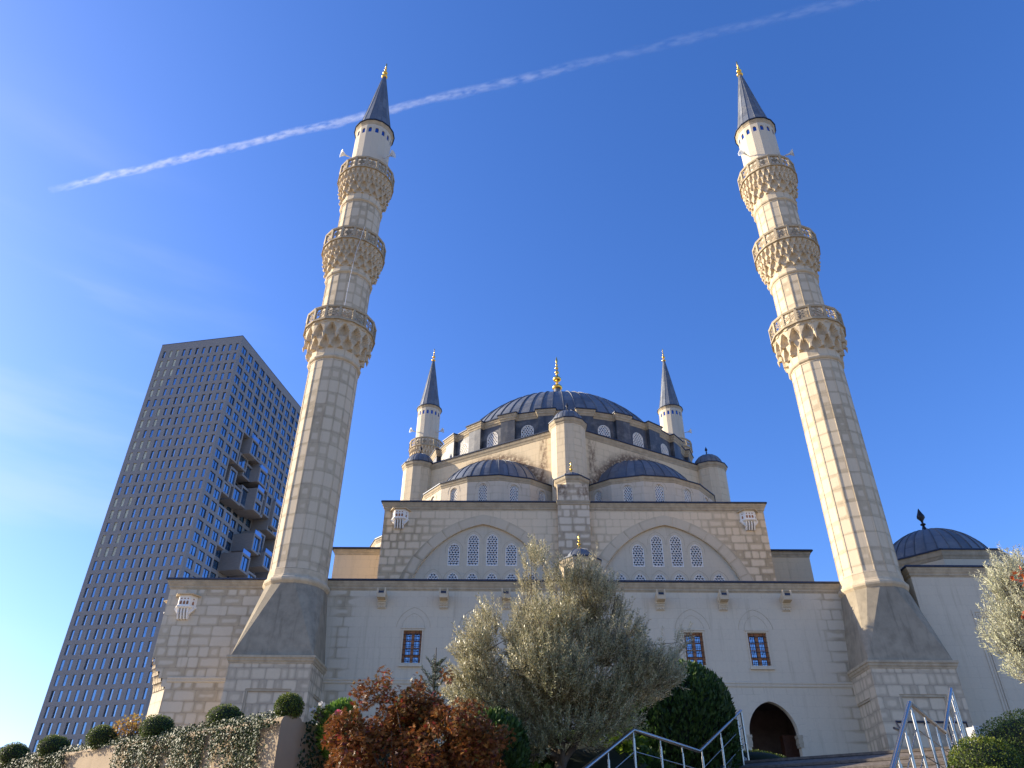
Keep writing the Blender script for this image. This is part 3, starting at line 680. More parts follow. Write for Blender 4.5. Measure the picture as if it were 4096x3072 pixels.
# --- bird houses
def birdhouse(T):
    pl = lambda e: [(-.45-e, 0), (-.25-e*.6, .33+e), (.25+e*.6, .33+e), (.45+e, 0)]
    def prism(mb, e0, z0, e1, z1, top=True):
        a, b = pl(e0), pl(e1); A = [(x, z0, d) for x, d in a]; B = [(x, z1, d) for x, d in b]
        for i in range(3): mb.face([A[i], A[i+1], B[i+1], B[i]])
        mb.face(B); mb.face(A[::-1])
    mb = MB(); mb.T = T
    prism(mb, .0, .5, .0, .98); prism(mb, .05, .44, .05, .5); prism(mb, -.02, .40, .04, .44)
    for x in (-.21, -.07, .07, .21):
        mb.T = T; o = [(0, .42), (.30, .42), (.27, .2), (.2, .05), (.14, -.06), (0, -.06)]
        mb.face([(x-.035, y, d) for d, y in o]); mb.face([(x+.035, y, d) for d, y in o][::-1])
        for i in range(5): (d0, y0), (d1, y1) = o[i], o[i+1]; mb.face([(x-.035, y0, d0), (x+.035, y0, d0), (x+.035, y1, d1), (x-.035, y1, d1)])
    for s in (-1, 1):
        o = [(.47, .42), (.25, .42), (.25, .14), (.33, .22), (.42, .32)]
        mb.face([(s*x, y, .16) for x, y in o]); mb.face([(s*x, y, .06) for x, y in o])
        for i in range(5):
            (x0, y0), (x1, y1) = o[i], o[(i+1) % 5]; mb.face([(s*x0, y0, .06), (s*x1, y1, .06), (s*x1, y1, .16), (s*x0, y0, .16)])
    mb.T = None; b = part(mb, 'birdhouse', M['lat'])
    mb = MB(); mb.T = T; prism(mb, .15, .98, .16, 1.02); prism(mb, .13, 1.02, -.12, 1.12)
    mb.bar((0, 1.1, .12), (0, 1.24, .12), .02, .02, (0, 0, 1)); mb.bar((-.06, 1.27, .12), (.06, 1.27, .12), .02, .02, (0, 0, 1)); mb.T = None; part(mb, 'birdhouse_roof', M['corbel'], b)
    mb = MB()
    def hole(F):
        mb.T = F; mb.cap([(x, y, .004) for x, y in arch(.1, .1, .07, .3, 4, 0, 0)]); mb.cap([(.035*cos(k*pi/4), .26+.035*sin(k*pi/4), .004) for k in range(8)])  # flat brown patches painted for the shade of the entrances, no openings cut
    for x in (-.15, 0, .15): hole(T @ Matrix.Translation((x, .56, .33)))
    for s in (-1, 1):
        F = T @ Matrix.Translation((s*.35, .56, .165)) @ Matrix.Rotation(s*atan2(.33, .2), 4, 'Y'); hole(F)
    mb.T = None; part(mb, 'entrance_shade', M['wood'], b)
birdhouse(frame((-15.6, YW, 9.98), 0, -1)); birdhouse(frame((XL, YW+1.0, 9.98), -1, 0))
birdhouse(frame((-6.86, YU, 16.15), 0, -1)); birdhouse(frame((2*XM+6.86, YU, 16.15), 0, -1))
# --- upper block with two great arches
hb = 10.42; UL, UR = XM-hb, XM+hb; ZU = 17.62; HB = ZU-.3-11.5
mb = MB(); T = frame((UL, YU, 11.5), 0, -1); cxs = [XM-4.93-UL, XM+4.93-UL]
bigo = [arch(9.16, .4, 5.06, .15, 22, x, .0) for x in cxs]
mb.panel(T, [(-0, -.3), (2*hb, -.3), (2*hb, HB), (0, HB)], [arch(7.8, .4, 4.5, .15, 22, x, .0) for x in cxs], .14)
mb.face([(UL, 66, 11.2), (UL, YU, 11.2), (UL, YU, ZU-.3), (UL, 66, ZU-.3)]); mb.face([(UR, YU, 11.2), (UR, 66, 11.2), (UR, 66, ZU-.3), (UR, YU, ZU-.3)]); mb.face([(UR, 66, 11.2), (UL, 66, 11.2), (UL, 66, ZU-.3), (UR, 66, ZU-.3)])
part(mb, 'upper_wall', M['upper'])
def lun_holes(c):
    L = [(arch(.62, (.9 if abs(o) > 1 else 1.42), .37, .25, 7, c+o, 0.), 14.10-11.5) for o in (-1.54, -.51, .51, 1.54)]
    L += [(arch(.60, .98, .36, .25, 7, c+o, 0.), 13.73-11.5-1.34) for o in (-2.575, -1.545, -.515, .515, 1.545, 2.575)]
    return [[(x, y+dy) for x, y in P] for P, dy in L]
for c in cxs:
    mb = MB(); Tl = T @ Matrix.Translation((0, 0, -.13)); hs = lun_holes(c); outl = arch(7.84, .4, 4.52, .15, 22, c, 0.)
    mb.panel(Tl, outl, hs, .16)
    lun = part(mb, 'lunette_wall', M['plain'])
    for i, h_ in enumerate(hs):
        screen_window('window', Tl, h_, 4, mosque, .07)
        mb = MB(); x = sum(p[0] for p in h_)/len(h_); y1 = max(p[1] for p in h_)
        ringframe(mb, Tl, arch(.95, .28, .52, .3, 9, x, 0.) and [(px, py+y1-.6) for px, py in arch(.95, .25, .53, .3, 9, x, 0.)], .013, -.01, .008, True); part(mb, 'blind_arch', M['cornice'])
    # voussoirs of the big arch, 2 cm proud
    mb = MB(); n = 15
    for i in range(n):
        pts = []
        def P(a, k): return (c+a*cos(k), .4+(1.298*a-.565 if a < 4.2 else 1.298*a-.887)*0)
        lo, hi = arch(7.8, .4, 4.5, .15, 60, c, 0.)[2:], arch(9.16, .4, 5.06, .15, 60, c, 0.)[2:]
        a0, a1 = int(i*120/n), int((i+1)*120/n); ins = lo[a0:a1+1]; out = hi[a0:a1+1]
        g = .0; mid = [Vector(q) for q in out+ins[::-1]]; ce = sum(mid, Vector((0, 0)))/len(mid)
        q = [ce+(v-ce)*.982 for v in mid]; tri = geometry.tessellate_polygon([[Vector((v.x, v.y, 0)) for v in q]])
        old = mb.T; mb.T = T
        for t in tri:
            a, b, d = (q[k] for k in t)
            if (b-a).cross(d-a) < 0: b, d = d, b
            # polar UV so every voussoir is one stained block
            fx = lambda v: ((i+.5)*.9+.1+(atan2(v.y-.4, v.x-c)-atan2(ce.y-.4, ce.x-c))*3.4, (hypot((v.x-c)/4.2, (v.y-.4)/4.8)-hypot((ce.x-c)/4.2, (ce.y-.4)/4.8))*3.6+.23+.46*i*3)
            mb.face([(v.x, v.y, .02) for v in (a, b, d)], uv=[fx(v) for v in (a, b, d)])
        for k in range(len(q)):
            a, b = q[k], q[(k+1) % len(q)]; mb.face([(a.x, a.y, .02), (a.x, a.y, -.02), (b.x, b.y, -.02), (b.x, b.y, .02)])
        mb.T = old
    part(mb, 'great_arch', stone('voussoir_stone', .9, .46, .35, stagger=False, gauss=((-6.2, 1.5, .5), (-2.3, 1.2, -.3), (7.6, 1.2, -.3))) if 'vous' not in M else M['vous']); M['vous'] = bpy.data.materials['voussoir_stone']
upath = [(UL, 66), (UL, YU), (XM-.87, YU)]; upath2 = [(XM+.87, YU), (UR, YU), (UR, 66)]
mb = MB(); mb.sweep(CORN(ZU), upath); mb.sweep(CORN(ZU), upath2); part(mb, 'upper_cornice', M['cornice'])
mb = MB(); mb.sweep(EDGE(ZU), upath); mb.sweep(EDGE(ZU), upath2); mb.face([(UL+.4, YU+.4, ZU+.155), (UR-.4, YU+.4, ZU+.155), (UR-.4, 65.6, ZU+.3), (UL+.4, 65.6, ZU+.3)]); part(mb, 'upper_roof', M['leadedge'])
# --- side aisles, seen past the minarets
for s in (-1, 1):
    x0, x1 = XM+s*hb, XM+s*13.75; a, b = min(x0, x1), max(x0, x1); YS, ZS = 42.0, 16.26
    mb = MB(); mb.face([(a, YS, 11.4), (b, YS, 11.4), (b, YS, ZS-.2), (a, YS, ZS-.2)]); xo = x1
    q = [(xo, 62.5, 11.4), (xo, YS, 11.4), (xo, YS, ZS-.2), (xo, 62.5, ZS-.2)]; mb.face(q if s < 0 else q[::-1]); part(mb, 'aisle_wall', M['hex'])
    pth = [(x1, 62.5), (x1, YS), (x0, YS)] if s < 0 else [(x0, YS), (x1, YS), (x1, 62.5)]
    mb = MB(); mb.sweep([(-.02, ZS-.34), (.02, ZS-.32), (.04, ZS-.22), (.09, ZS-.14), (.1, ZS)], pth); part(mb, 'aisle_cornice', M['cornice'])
    mb = MB(); mb.sweep(EDGE(ZS), pth); mb.face([(a, YS+.3, ZS+.13), (b, YS+.3, ZS+.13), (b, 62.5, ZS+.3), (a, 62.5, ZS+.3)]); part(mb, 'aisle_roof', M['leadedge'])
# --- central buttress and its two little domed turrets
def turret(cx, cy, R, n, ph, z0, zc, dR, dz, ribs, fin, finr, mat, wallmat=None, lobes=0):
    mb = MB(); P = ngon((cx, cy), R, n, ph)
    for i in range(n): a, b = P[i], P[(i+1) % n]; mb.face([(*a, z0), (*b, z0), (*b, zc-.2), (*a, zc-.2)])
    t = part(mb, 'turret', wallmat or M['hex'])
    mb = MB(); k = 1.0
    mb.sweep([(-.02, zc-.36), (.02, zc-.34), (.04, zc-.24), (.1, zc-.16), (.13, zc-.06), (.13, zc)], P, True); part(mb, 'turret_cornice', M['cornice'], t)
    mb = MB(); mb.sweep([(-.1, zc), (.17, zc), (.17, zc+.06), (.1, zc+.1), (-R*.3, zc+.14)], P, True); mb.cap([(*p, zc+.1) for p in ngon((cx, cy), R*.9, n, ph)]); part(mb, 'turret_roof_edge', M['leadedge'], t)
    mb = MB(); ribbed_dome(mb, (cx, cy), dR, zc+.1, zc+.1, ribs, .035, .03, n=48, sc=dz/dR, lobes=lobes); part(mb, 'turret_dome', M['lead'], t)
    finial('finial', (cx, cy, zc+.1+dz-.03), fin, t, mat, 'small' if mat is M['gold'] else 'leaf', finr)
    return t
PW = .865
mb = MB(); pf = 38.2
def boxwall(mb, x0, x1, y0, y1, z0, z1): 
    for a, b in (((x0, y0), (x1, y0)), ((x1, y0), (x1, y1)), ((x1, y1), (x0, y1)), ((x0, y1), (x0, y0))): mb.face([(*a, z0), (*b, z0), (*b, z1), (*a, z1)])
boxwall(mb, XM-PW, XM+PW, pf, 43, 11.5, 18.68); mb.face([(XM-PW, pf, 18.68), (XM+PW, pf, 18.68), (XM+PW, 43, 18.68), (XM-PW, 43, 18.68)])
part(mb, 'buttress', stone('buttress_stone', .74, .44, .8, light=(.70, .58, .415), stain=(.44, .335, .21), rust=(('edge', (XM, .55, 17.5, 18.2), .3, .6),)))
mb = MB(); mb.sweep([(-.02, 17.42), (.03, 17.44), (.05, 17.5), (.03, 17.56), (.07, 17.6), (.07, 17.7), (-.02, 17.72)], [(XM-PW, 40), (XM-PW, pf), (XM+PW, pf), (XM+PW, 40)]); part(mb, 'buttress_band', M['cornice'])
turret(XM, pf+.87, .94, 8, pi/8, 18.6, 19.16, .66, .52, 8, .85, .13, M['gold'])
mb = MB(); boxwall(mb, XM-.84, XM+.84, 34.37, 37.5, 11.6, 12.45); mb.face([(XM-.84, 34.37, 12.45), (XM+.84, 34.37, 12.45), (XM+.84, 37.5, 12.45), (XM-.84, 37.5, 12.45)]); part(mb, 'buttress_foot', M['upper'])
turret(XM, 35.23, .92, 8, pi/8, 12.4, 13.0, .66, .62, 8, .82, .12, M['gold'])
# --- hexagonal base under the drum, turrets on its corners
RH = 11.5; hexa = [(XM+RH*sin(RAD(60*k)), YC-RH*cos(RAD(60*k))) for k in range(6)]
hexa = hexa  # counter-clockwise
mb = MB()
for i in range(6): a, b = hexa[i], hexa[(i+1) % 6]; mb.face([(*a, 17.3), (*b, 17.3), (*b, 23.6), (*a, 23.6)])
part(mb, 'hexagonal_base', M['hexbase'])
mb = MB(); mb.sweep([(-.02, 23.46), (.02, 23.48), (.05, 23.6), (.1, 23.68), (.13, 23.78), (.13, 23.86)], hexa, True); part(mb, 'base_cornice', M['cornice'])
mb = MB(); mb.sweep([(-.1, 23.86), (.19, 23.86), (.19, 23.93), (.1, 23.99), (-1.9, 24.2)], hexa, True); part(mb, 'base_roof_edge', M['leadedge'])
for k in (0, 1, 5, 2, 4, 3):
    cx, cy = hexa[k]; turret(cx, cy, 1.08, 12, pi/12, 17.3, 23.9, .98, .95, 16, .75, .13, M['darkmetal'], None, 16)
# --- six half domes on the hexagon sides
def exedra(k):
    am = RAD(-90+60*k+30); n = Vector((cos(am), sin(am))); C = Vector((XM, YC))+n*9.0; R = 4.78; nf = 16; F = 2*pi/nf
    zt = 19.92; mb = MB(); facets = range(-4, 5); ap = R*cos(F/2); w = 2*R*sin(F/2); todo = []
    for j in facets:
        a = am+j*F; o = C+Vector((cos(a), sin(a)))*ap; T = frame((o.x, o.y, 17.3), cos(a), sin(a)); hole = None
        if abs(j) <= 3: hole = [(x, y+.55) for x, y in arch(.52, 1.38, .27, .0, 7, 0, 0)]
        mb.panel(T, [(-w/2, 0), (w/2, 0), (w/2, zt-.2-17.3), (-w/2, zt-.2-17.3)], [hole] if hole else [], .2)
        if hole: todo.append((T, hole))
    ex = part(mb, 'exedra_wall', M['ex'])
    for T, hole in todo:
        screen_window('window', T, hole, 4, mosque, .13)
        mb = MB(); ringframe(mb, T, [(x, y+.55) for x, y in arch(.86, 1.38, .47, .0, 9, 0, 1.3)], .015, -.01, .01, True); part(mb, 'blind_arch', M['cornice'])
    path = [C+Vector((cos(am+(j-.5)*F), sin(am+(j-.5)*F)))*R for j in range(-4, 6)]; path = [(p.x, p.y) for p in path]
    mb = MB(); mb.sweep([(-.02, zt-.3), (.02, zt-.28), (.04, zt-.2), (.09, zt-.12), (.11, zt)], path); part(mb, 'exedra_cornice', M['cornice'])
    mb = MB(); mb.sweep([(-.05, zt), (.16, zt), (.16, zt+.06), (.08, zt+.1), (-.85, zt+.24)], path); part(mb, 'exedra_roof_edge', M['leadedge'])
    mb = MB(); ribbed_dome(mb, C, 4.22, 18.75, 20.02, 40, .05, .045, am-pi*.56, am+pi*.56, n=56, rows=12); part(mb, 'half_dome', M['lead'])
M['ex'] = stone('exedra_stone', .95, .46, .1, light=(.63, .53, .395), tops=((17.6, .5, .5),))
for k in (5, 0, 4, 1, 3, 2): exedra(k)
# --- drum
P = []; mb = MB(); todo = []
for i in range(24):
    a = -pi/2+2*pi*i/24; hw_ = RAD(4.6); R0, R1 = 9.72, 9.98
    w = 2*R0*sin(RAD(4.6)); ap = R0*cos(RAD(4.6)); o = (XM+ap*cos(a), YC+ap*sin(a)); T = frame((*o, 23.0), cos(a), sin(a)); hole = [(x, y+.55) for x, y in arch(.84, 1.3, .42, 0, 9, 0, 0)]
    mb.panel(T, [(-w/2, 0), (w/2, 0), (w/2, 3.0), (-w/2, 3.0)], [hole], .2); todo.append((T, hole))
    b0, b1 = a+RAD(4.6), a+RAD(10.4); q = [(XM+r*cos(t), YC+r*sin(t)) for r, t in ((R0, b0), (R1, b0), (R1, a+RAD(7.5)), (R1, b1), (R0, b1))]
    for c0, c1 in zip(q[:-1], q[1:]): mb.face([(*c0, 23.), (*c1, 23.), (*c1, 26.), (*c0, 26.)])
    for r, t in ((R0, a+RAD(4.2)), (R1+.02, a+RAD(4.45)), (R1+.02, a+RAD(10.55)), (R0, a+RAD(10.8))): P.append((XM+r*cos(t), YC+r*sin(t)))
part(mb, 'drum', M['leadwall'])
for T, hole in todo:
    wd = screen_window('window', T, hole, 5, mosque, .06)
P = [q for i, q in enumerate(P) if i % 5 != 0] if False else P
mb = MB(); mb.sweep([(-.03, 25.66), (.01, 25.68), (.03, 25.78), (.08, 25.84), (.08, 25.92), (.13, 26.0), (.14, 26.1)], P, True); part(mb, 'drum_cornice', M['cornice'])
mb = MB(); mb.sweep([(-.05, 26.1), (.19, 26.1), (.19, 26.17), (.1, 26.22), (-1.1, 26.34)], P, True); part(mb, 'drum_roof_edge', M['leadedge'])
mb = MB(); ribbed_dome(mb, (XM, YC), 9.25, 23.0, 26.2, 64, .075, .07, n=128, rows=18); part(mb, 'main_dome', M['lead'])
finial('dome_finial', (XM, YC, 34.1), 3.4, mosque, M['gold'], 'ball', .43)
# plinth of the finial from the crown of the dome up to the first bulb
mb = MB(); mb.lathe((XM, YC, 32.2), [(1.1, 0), (.8, .25), (.5, .6), (.35, 1.0), (.3, 1.5), (.26, 2.0)], 20); part(mb, 'finial_base', M['lead'])

# ------------------------------------------------------------------ domed annex on the right
AX, AY = 17.5, 33.55
annex = thing('annex', 'pale domed annex standing to the right of the right minaret', 'building', (22., 39.3, FZ))
def apart(mb, name, mat, parent=None):
    o = mb.build(name, mat, parent or annex); ORG[o.name] = ORG['annex']; return o
ZA = 12.24; T = frame((AX, AY, FZ), 0, -1)
wx = 23.55-AX
holeA = rect(wx-.75, wx+.75, 6.0-FZ, 8.9-FZ); doorA = rect(24.3-AX-.7, 24.3-AX+.7, 0.02, 2.3)
mb = MB(); mb.panel(T, [(0, 0), (16, 0), (16, ZA-.3-FZ), (0, ZA-.3-FZ)], [holeA, doorA], .2)
mb.face([(AX, 46, FZ), (AX, AY, FZ), (AX, AY, ZA-.3), (AX, 46, ZA-.3)]); apart(mb, 'annex_wall', M['plain'])
apath = [(AX, 46), (AX, AY), (AX+16, AY)]
mb = MB(); mb.sweep([(o*1.0, z) for o, z in CORN(ZA)], apath); apart(mb, 'annex_cornice', M['cornice'])
mb = MB(); mb.sweep(EDGE(ZA), apath); mb.face([(AX+.3, AY+.3, ZA+.15), (AX+16, AY+.3, ZA+.15), (AX+16, 46, ZA+.3), (AX+.3, 46, ZA+.3)]); apart(mb, 'annex_roof', M['leadedge'])
mb = MB()     # sunk panel moulding on the wall
ringframe(mb, T, rect(19.72-AX, 27.2-AX, .5, 10.35-FZ), .1, -.01, .03); ringframe(mb, T, rect(19.86-AX, 27.06-AX, .64, 10.21-FZ), .06, -.01, .02); ringframe(mb, T, rect(19.96-AX, 26.96-AX, .74, 10.09-FZ), .05, -.01, .045); apart(mb, 'wall_panel_moulding', M['plain'])
wd = screen_window('window', T, holeA, 7, annex, .12)
mb = MB(); ringframe(mb, T, doorA, .09, -.1, .03); mb.T = T; mb.box(24.3-AX-.02, 24.3-AX+.02, .05, 2.2, -.09, -.05); mb.T = None; dr = apart(mb, 'door', M['blueglass'])
mb = MB(); mb.T = T; mb.face([(x, y, -.1) for x, y in doorA]); apart(mb, 'door_pane', M['glass'], dr)
OC = (22.0, 39.3); oc = ngon(OC, 3.56, 8, pi/8)
mb = MB(); [mb.face([(*oc[i], 12.3), (*oc[(i+1) % 8], 12.3), (*oc[(i+1) % 8], 13.9), (*oc[i], 13.9)]) for i in range(8)]; apart(mb, 'octagon_wall', M['ped2'] if 'ped2' in M else M['plain'])
mb = MB(); mb.sweep([(-.02, 13.62), (.02, 13.64), (.05, 13.74), (.1, 13.82), (.13, 13.95), (.15, 14.04)], oc, True); apart(mb, 'octagon_cornice', M['cornice'])
mb = MB(); mb.sweep([(-.1, 14.04), (.2, 14.04), (.2, 14.11), (.1, 14.16), (-.9, 14.28)], oc, True); apart(mb, 'octagon_roof_edge', M['leadedge'])
mb = MB(); ribbed_dome(mb, OC, 3.0, 13.35, 14.2, 32, .05, .045, n=80); apart(mb, 'annex_dome', M['lead'])
ORG['annex'] = Vector((22., 39.3, FZ)); finial('annex_finial', (OC[0], OC[1], 16.3), 1.5, annex, M['darkmetal'], 'leaf', .29)
# ------------------------------------------------------------------ grey tower block far behind
S_ = 1.3; TA = Vector((-105.8, 175.35)); TB = Vector((-80.77, 170.84)); ex = (TB-TA).normalized(); ey = Vector((-ex.y, ex.x)); GZ = -1.6
TW, TL, TH = (TB-TA).length, 41.5, 130.0
def tower_brick():
    N = NT('tower_brick'); u, v, _ = N.sep(N.uv()); pos = N.n('NewGeometry').outputs['Position']
    b = N.n('TexBrick'); N.set(b.inputs['Vector'], N.comb(u, v)); b.inputs['Scale'].default_value = 1.; b.inputs['Brick Width'].default_value = .9; b.inputs['Row Height'].default_value = .22; b.inputs['Mortar Size'].default_value = .02
    N.set(b.inputs['Color1'], (.30, .285, .265)); N.set(b.inputs['Color2'], (.26, .245, .23)); N.set(b.inputs['Mortar'], (.24, .225, .21))
    n1 = N.noise(pos, .35, 5); c = N.mix(N.mapr(n1, .3, .7, 0, .35), b.outputs[0], (.24, .225, .21)); N.pbr(c, .85, spec=.2); return N.m
M['tower'] = tower_brick(); M['tglass'] = glassmat('tower_glass', (.025, .06, .10), .45, (.50, .68, .92), .02, 4.)
M['blind'] = flat('window_blind', (.74, .72, .52), .5, var=.3, scale=.8); M['louvre'] = flat('dark_louvres', (.045, .05, .06), .6)
M['alu'] = flat('dark_window_frame', (.07, .09, .12), .4, .4); M['balglass'] = glassmat('balustrade_glass', (.10, .2, .38), .45, (.5, .68, 1.), .05)
tower = thing('tower_block', 'tall grey brick tower with rows of narrow windows and a carved-out corner of stacked boxes', 'tower', (*(TA+ex*TW/2+ey*20), GZ))
def tpart(mb, name, mat, parent=None):
    o = mb.build(name, mat, parent or tower); ORG[o.name] = ORG['tower_block']; return o
FL = frame((TA.x, TA.y, 0), ex.y, -ex.x); FR = frame((TB.x, TB.y, 0), ey.y, -ey.x)
mb = MB(); panes = []
def gridwall(F, width, x0, px, w, nc, z0, pz, h, nr, rec, skip=lambda c, r: False, z_off=0.):
    """wall made of cells, each with one recessed opening"""
    mb.T = F
    def Q(xa, xb, za, zb, d=0.): mb.face([(xa, za, d), (xb, za, d), (xb, zb, d), (xa, zb, d)])
    xs = [x0+px*c-(px-w)/2 for c in range(nc+1)]
    Q(0, xs[0], GZ, TH); Q(xs[-1], width, GZ, TH)
    ztop = z0+(pz-h)/2; Q(xs[0], xs[-1], ztop, TH)
    Q(xs[0], xs[-1], GZ, ztop-pz*nr)
    for r in range(nr):
        zb_, zt_ = ztop-pz*(r+1), ztop-pz*r
        for c in range(nc):
            if skip(c, r): continue
            a, b = xs[c], xs[c+1]; wa, wb, ha, hb_ = a+(px-w)/2, b-(px-w)/2, zt_-(pz-h)/2-h, zt_-(pz-h)/2
            Q(a, wa, zb_, zt_); Q(wb, b, zb_, zt_); Q(wa, wb, zb_, ha); Q(wa, wb, hb_, zt_)
            for q in (((wa, ha), (wb, ha)), ((wb, ha), (wb, hb_)), ((wb, hb_), (wa, hb_)), ((wa, hb_), (wa, ha))):
                (xa, ya), (xb, yb) = q; mb.face([(xa, ya, 0), (xb, yb, 0), (xb, yb, -rec), (xa, ya, -rec)])
            panes.append((F, wa, wb, ha, hb_, rec, c, r))
    mb.T = None
    return xs, ztop
PZ, HL = 2.55*S_, 1.83*S_
xsL, ztL = gridwall(FL, TW, .88*S_, 1.595*S_, .66*S_, 12, 98.12*S_, PZ, HL, 37, .28)
VOID = {7: (3, 4), 8: (3, 5), 9: (3, 5), 10: (2, 7), 11: (2, 7), 12: (3, 8), 13: (2, 10), 14: (4, 10), 15: (4, 10), 16: (4, 10), 17: (3, 10), 18: (3, 10), 19: (3, 10), 20: (2, 10), 21: (2, 10), 22: (3, 10)}
isvoid = lambda c, r: r in VOID and VOID[r][0] <= c <= VOID[r][1]
xsR, ztR = gridwall(FR, TL, .93*S_, 2.83*S_, 1.98*S_, 11, 98.12*S_, PZ, 1.82*S_, 37, .26, isvoid)
P3 = 2.83*S_; DEP = 5.2
mb.T = FR
for r in VOID:                              # walls of the carved-out part
    c0, c1 = VOID[r]; zb_, zt_ = ztR-PZ*(r+1), ztR-PZ*r
    for c in range(c0, c1+1):
        a, b = xsR[c], xsR[c+1]
        mx_, mz_ = (P3-1.9*S_)/2, (PZ-1.75*S_)/2; wa, wb, ha, hb_ = a+mx_, b-mx_, zb_+mz_, zt_-mz_
        for xa, xb, za, zb2 in ((a, wa, zb_, zt_), (wb, b, zb_, zt_), (wa, wb, zb_, ha), (wa, wb, hb_, zt_)): mb.face([(xa, za, -DEP), (xb, za, -DEP), (xb, zb2, -DEP), (xa, zb2, -DEP)])
        panes.append((FR, wa, wb, ha, hb_, DEP+.3, c, r))
        if not isvoid(c-1, r): mb.face([(a, zb_, -DEP), (a, zb_, 0), (a, zt_, 0), (a, zt_, -DEP)])
        if not isvoid(c+1, r): mb.face([(b, zb_, 0), (b, zb_, -DEP), (b, zt_, -DEP), (b, zt_, 0)])
        if not isvoid(c, r-1): mb.face([(a, zt_, 0), (b, zt_, 0), (b, zt_, -DEP), (a, zt_, -DEP)])
        if not isvoid(c, r+1): mb.face([(a, zb_, -DEP), (b, zb_, -DEP), (b, zb_, 0), (a, zb_, 0)])
# stacked boxes standing out of the carved part
boxes = [(11.7, 14.5, 77.0, 80.7, .9, 1, 1), (14.5, 17.4, 77.6, 83.2, .02, 1, 2), (11.0, 14.2, 74.0, 77.0, -1.3, 1, 1), (9.0, 11.4, 69.0, 72.6, -1.4, 1, 1), (17.2, 20.4, 73.0, 76.3, .9, 1, 1), (14.0, 17.3, 73.0, 76.3, -1.6, 1, 1), (20.4, 23.1, 73.2, 77.6, .05, 1, 1),
         (17.8, 20.7, 66.6, 71.6, .9, 1, 2), (11.6, 14.8, 66.4, 69.6, -1.3, 1, 1), (14.8, 17.8, 66.8, 71., -1.5, 1, 1), (20.7, 23.1, 67.2, 71.5, -.3, 1, 1), (26.3, 29.3, 66.4, 72.3, .9, 1, 2), (20.4, 23.2, 58.5, 62.2, .9, 1, 1), (23.2, 26., 59.5, 64., -.2, 1, 1), (17.4, 20.5, 53.2, 56.8, .9, 1, 1), (26.1, 29.2, 57., 60.2, .9, 1, 1), (22., 25., 49.8, 54.5, .2, 1, 1)]
bwin = []
for x0, x1, z0, z1, d, nw, nh in boxes:
    x0, x1, z0, z1 = (x0-.15)*S_, (x1+.35)*S_, (z0-.15)*S_, z1*S_
    def BX(xa, xb, za, zb2): mb.face([(xa, za, d), (xb, za, d), (xb, zb2, d), (xa, zb2, d)])
    m = .42*S_; hh = (z1-z0)/nh
    BX(x0, x0+m, z0, z1); BX(x1-m, x1, z0, z1)
    for k in range(nh):
        za, zb2 = z0+k*hh, z0+(k+1)*hh; BX(x0+m, x1-m, za, za+.42*S_); BX(x0+m, x1-m, zb2-.42*S_, zb2)
        for q in (((x0+m, za+.55), (x1-m, za+.55)), ((x1-m, za+.55), (x1-m, zb2-.55)), ((x1-m, zb2-.55), (x0+m, zb2-.55)), ((x0+m, zb2-.55), (x0+m, za+.55))): mb.face([(*q[0], d), (*q[1], d), (*q[1], d-.38), (*q[0], d-.38)])
        bwin.append((FR, x0+m, x1-m, za+.55, zb2-.55, .38-d, 0, 99))
    mb.face([(x0, z0, -DEP), (x0, z0, d), (x0, z1, d), (x0, z1, -DEP)]); mb.face([(x1, z0, d), (x1, z0, -DEP), (x1, z1, -DEP), (x1, z1, d)])
    mb.face([(x0, z1, d), (x1, z1, d), (x1, z1, -DEP), (x0, z1, -DEP)]); mb.face([(x0, z0, -DEP), (x1, z0, -DEP), (x1, z0, d), (x0, z0, d)])
mb.T = None
TC = TB+ey*TL; TD = TA+ey*TL
for a, b in ((TC, TD), (TD, TA)): mb.face([(*a, GZ), (*b, GZ), (*b, TH), (*a, TH)])
mb.face([(*p, TH) for p in (TA, TB, TC, TD)]); tpart(mb, 'tower_wall', M['tower'])
mb = MB(); mb.sweep([(-.3, TH), (.05, TH), (.05, TH+.15), (-.4, TH+.16)], [tuple(p) for p in (TA, TB, TC, TD)], True); tpart(mb, 'roof_edge', M['leadedge'])
rl = random.Random(3); bulk = MB(); blinds = MB(); n_ = 0
panes.sort(key=lambda q: q[3]); vis = [q for q in panes if q[3] > 20 and q[0] is FL and q[7] != 99] ; nearset = set(id(q) for q in vis[:84])
for q in panes+bwin:
    F, wa, wb, ha, hb_, rec, c, r = q
    isb = F is FL and id(q) not in nearset and r not in (5, 12, 13, 19, 20) and c < (3 if r < 21 else 0) and rl.random() < .8
    lou = F is FL and r == 21
    if isb: blinds.T = F; blinds.face([(wa, ha, -rec+.02), (wb, ha, -rec+.02), (wb, hb_, -rec+.02), (wa, hb_, -rec+.02)]); continue
    single = id(q) in nearset; tgt = MB() if single else bulk; tgt.T = F; tl = rl.uniform(-.07, .07)
    tgt.face([(wa, ha, -rec+tl), (wb, ha, -rec-tl), (wb, hb_, -rec-tl), (wa, hb_, -rec+tl)])
    if single: tpart(tgt, 'window', M['louvre'] if lou else M['tglass'])
bulk.T = None; blinds.T = None
o = tpart(bulk, 'window', M['tglass']); o['kind'] = 'stuff'
o = tpart(blinds, 'blinded_window', M['blind']); o['label'] = 'narrow windows with pale blinds drawn'; o['kind'] = 'stuff'
mb = MB()
for F, wa, wb, ha, hb_, rec, c, r in panes+bwin:
    if F is FR:
        mb.T = F; mb.box((wa+wb)/2-.05, (wa+wb)/2+.05, ha, hb_, -rec, -rec+.12); mb.box(wa, wa+.07, ha, hb_, -rec, -rec+.12); mb.box(wb-.07, wb, ha, hb_, -rec, -rec+.12); mb.box(wa, wb, hb_-.1, hb_, -rec, -rec+.12)
mb.T = None; o = tpart(mb, 'window_frame', M['alu']); o['kind'] = 'stuff'
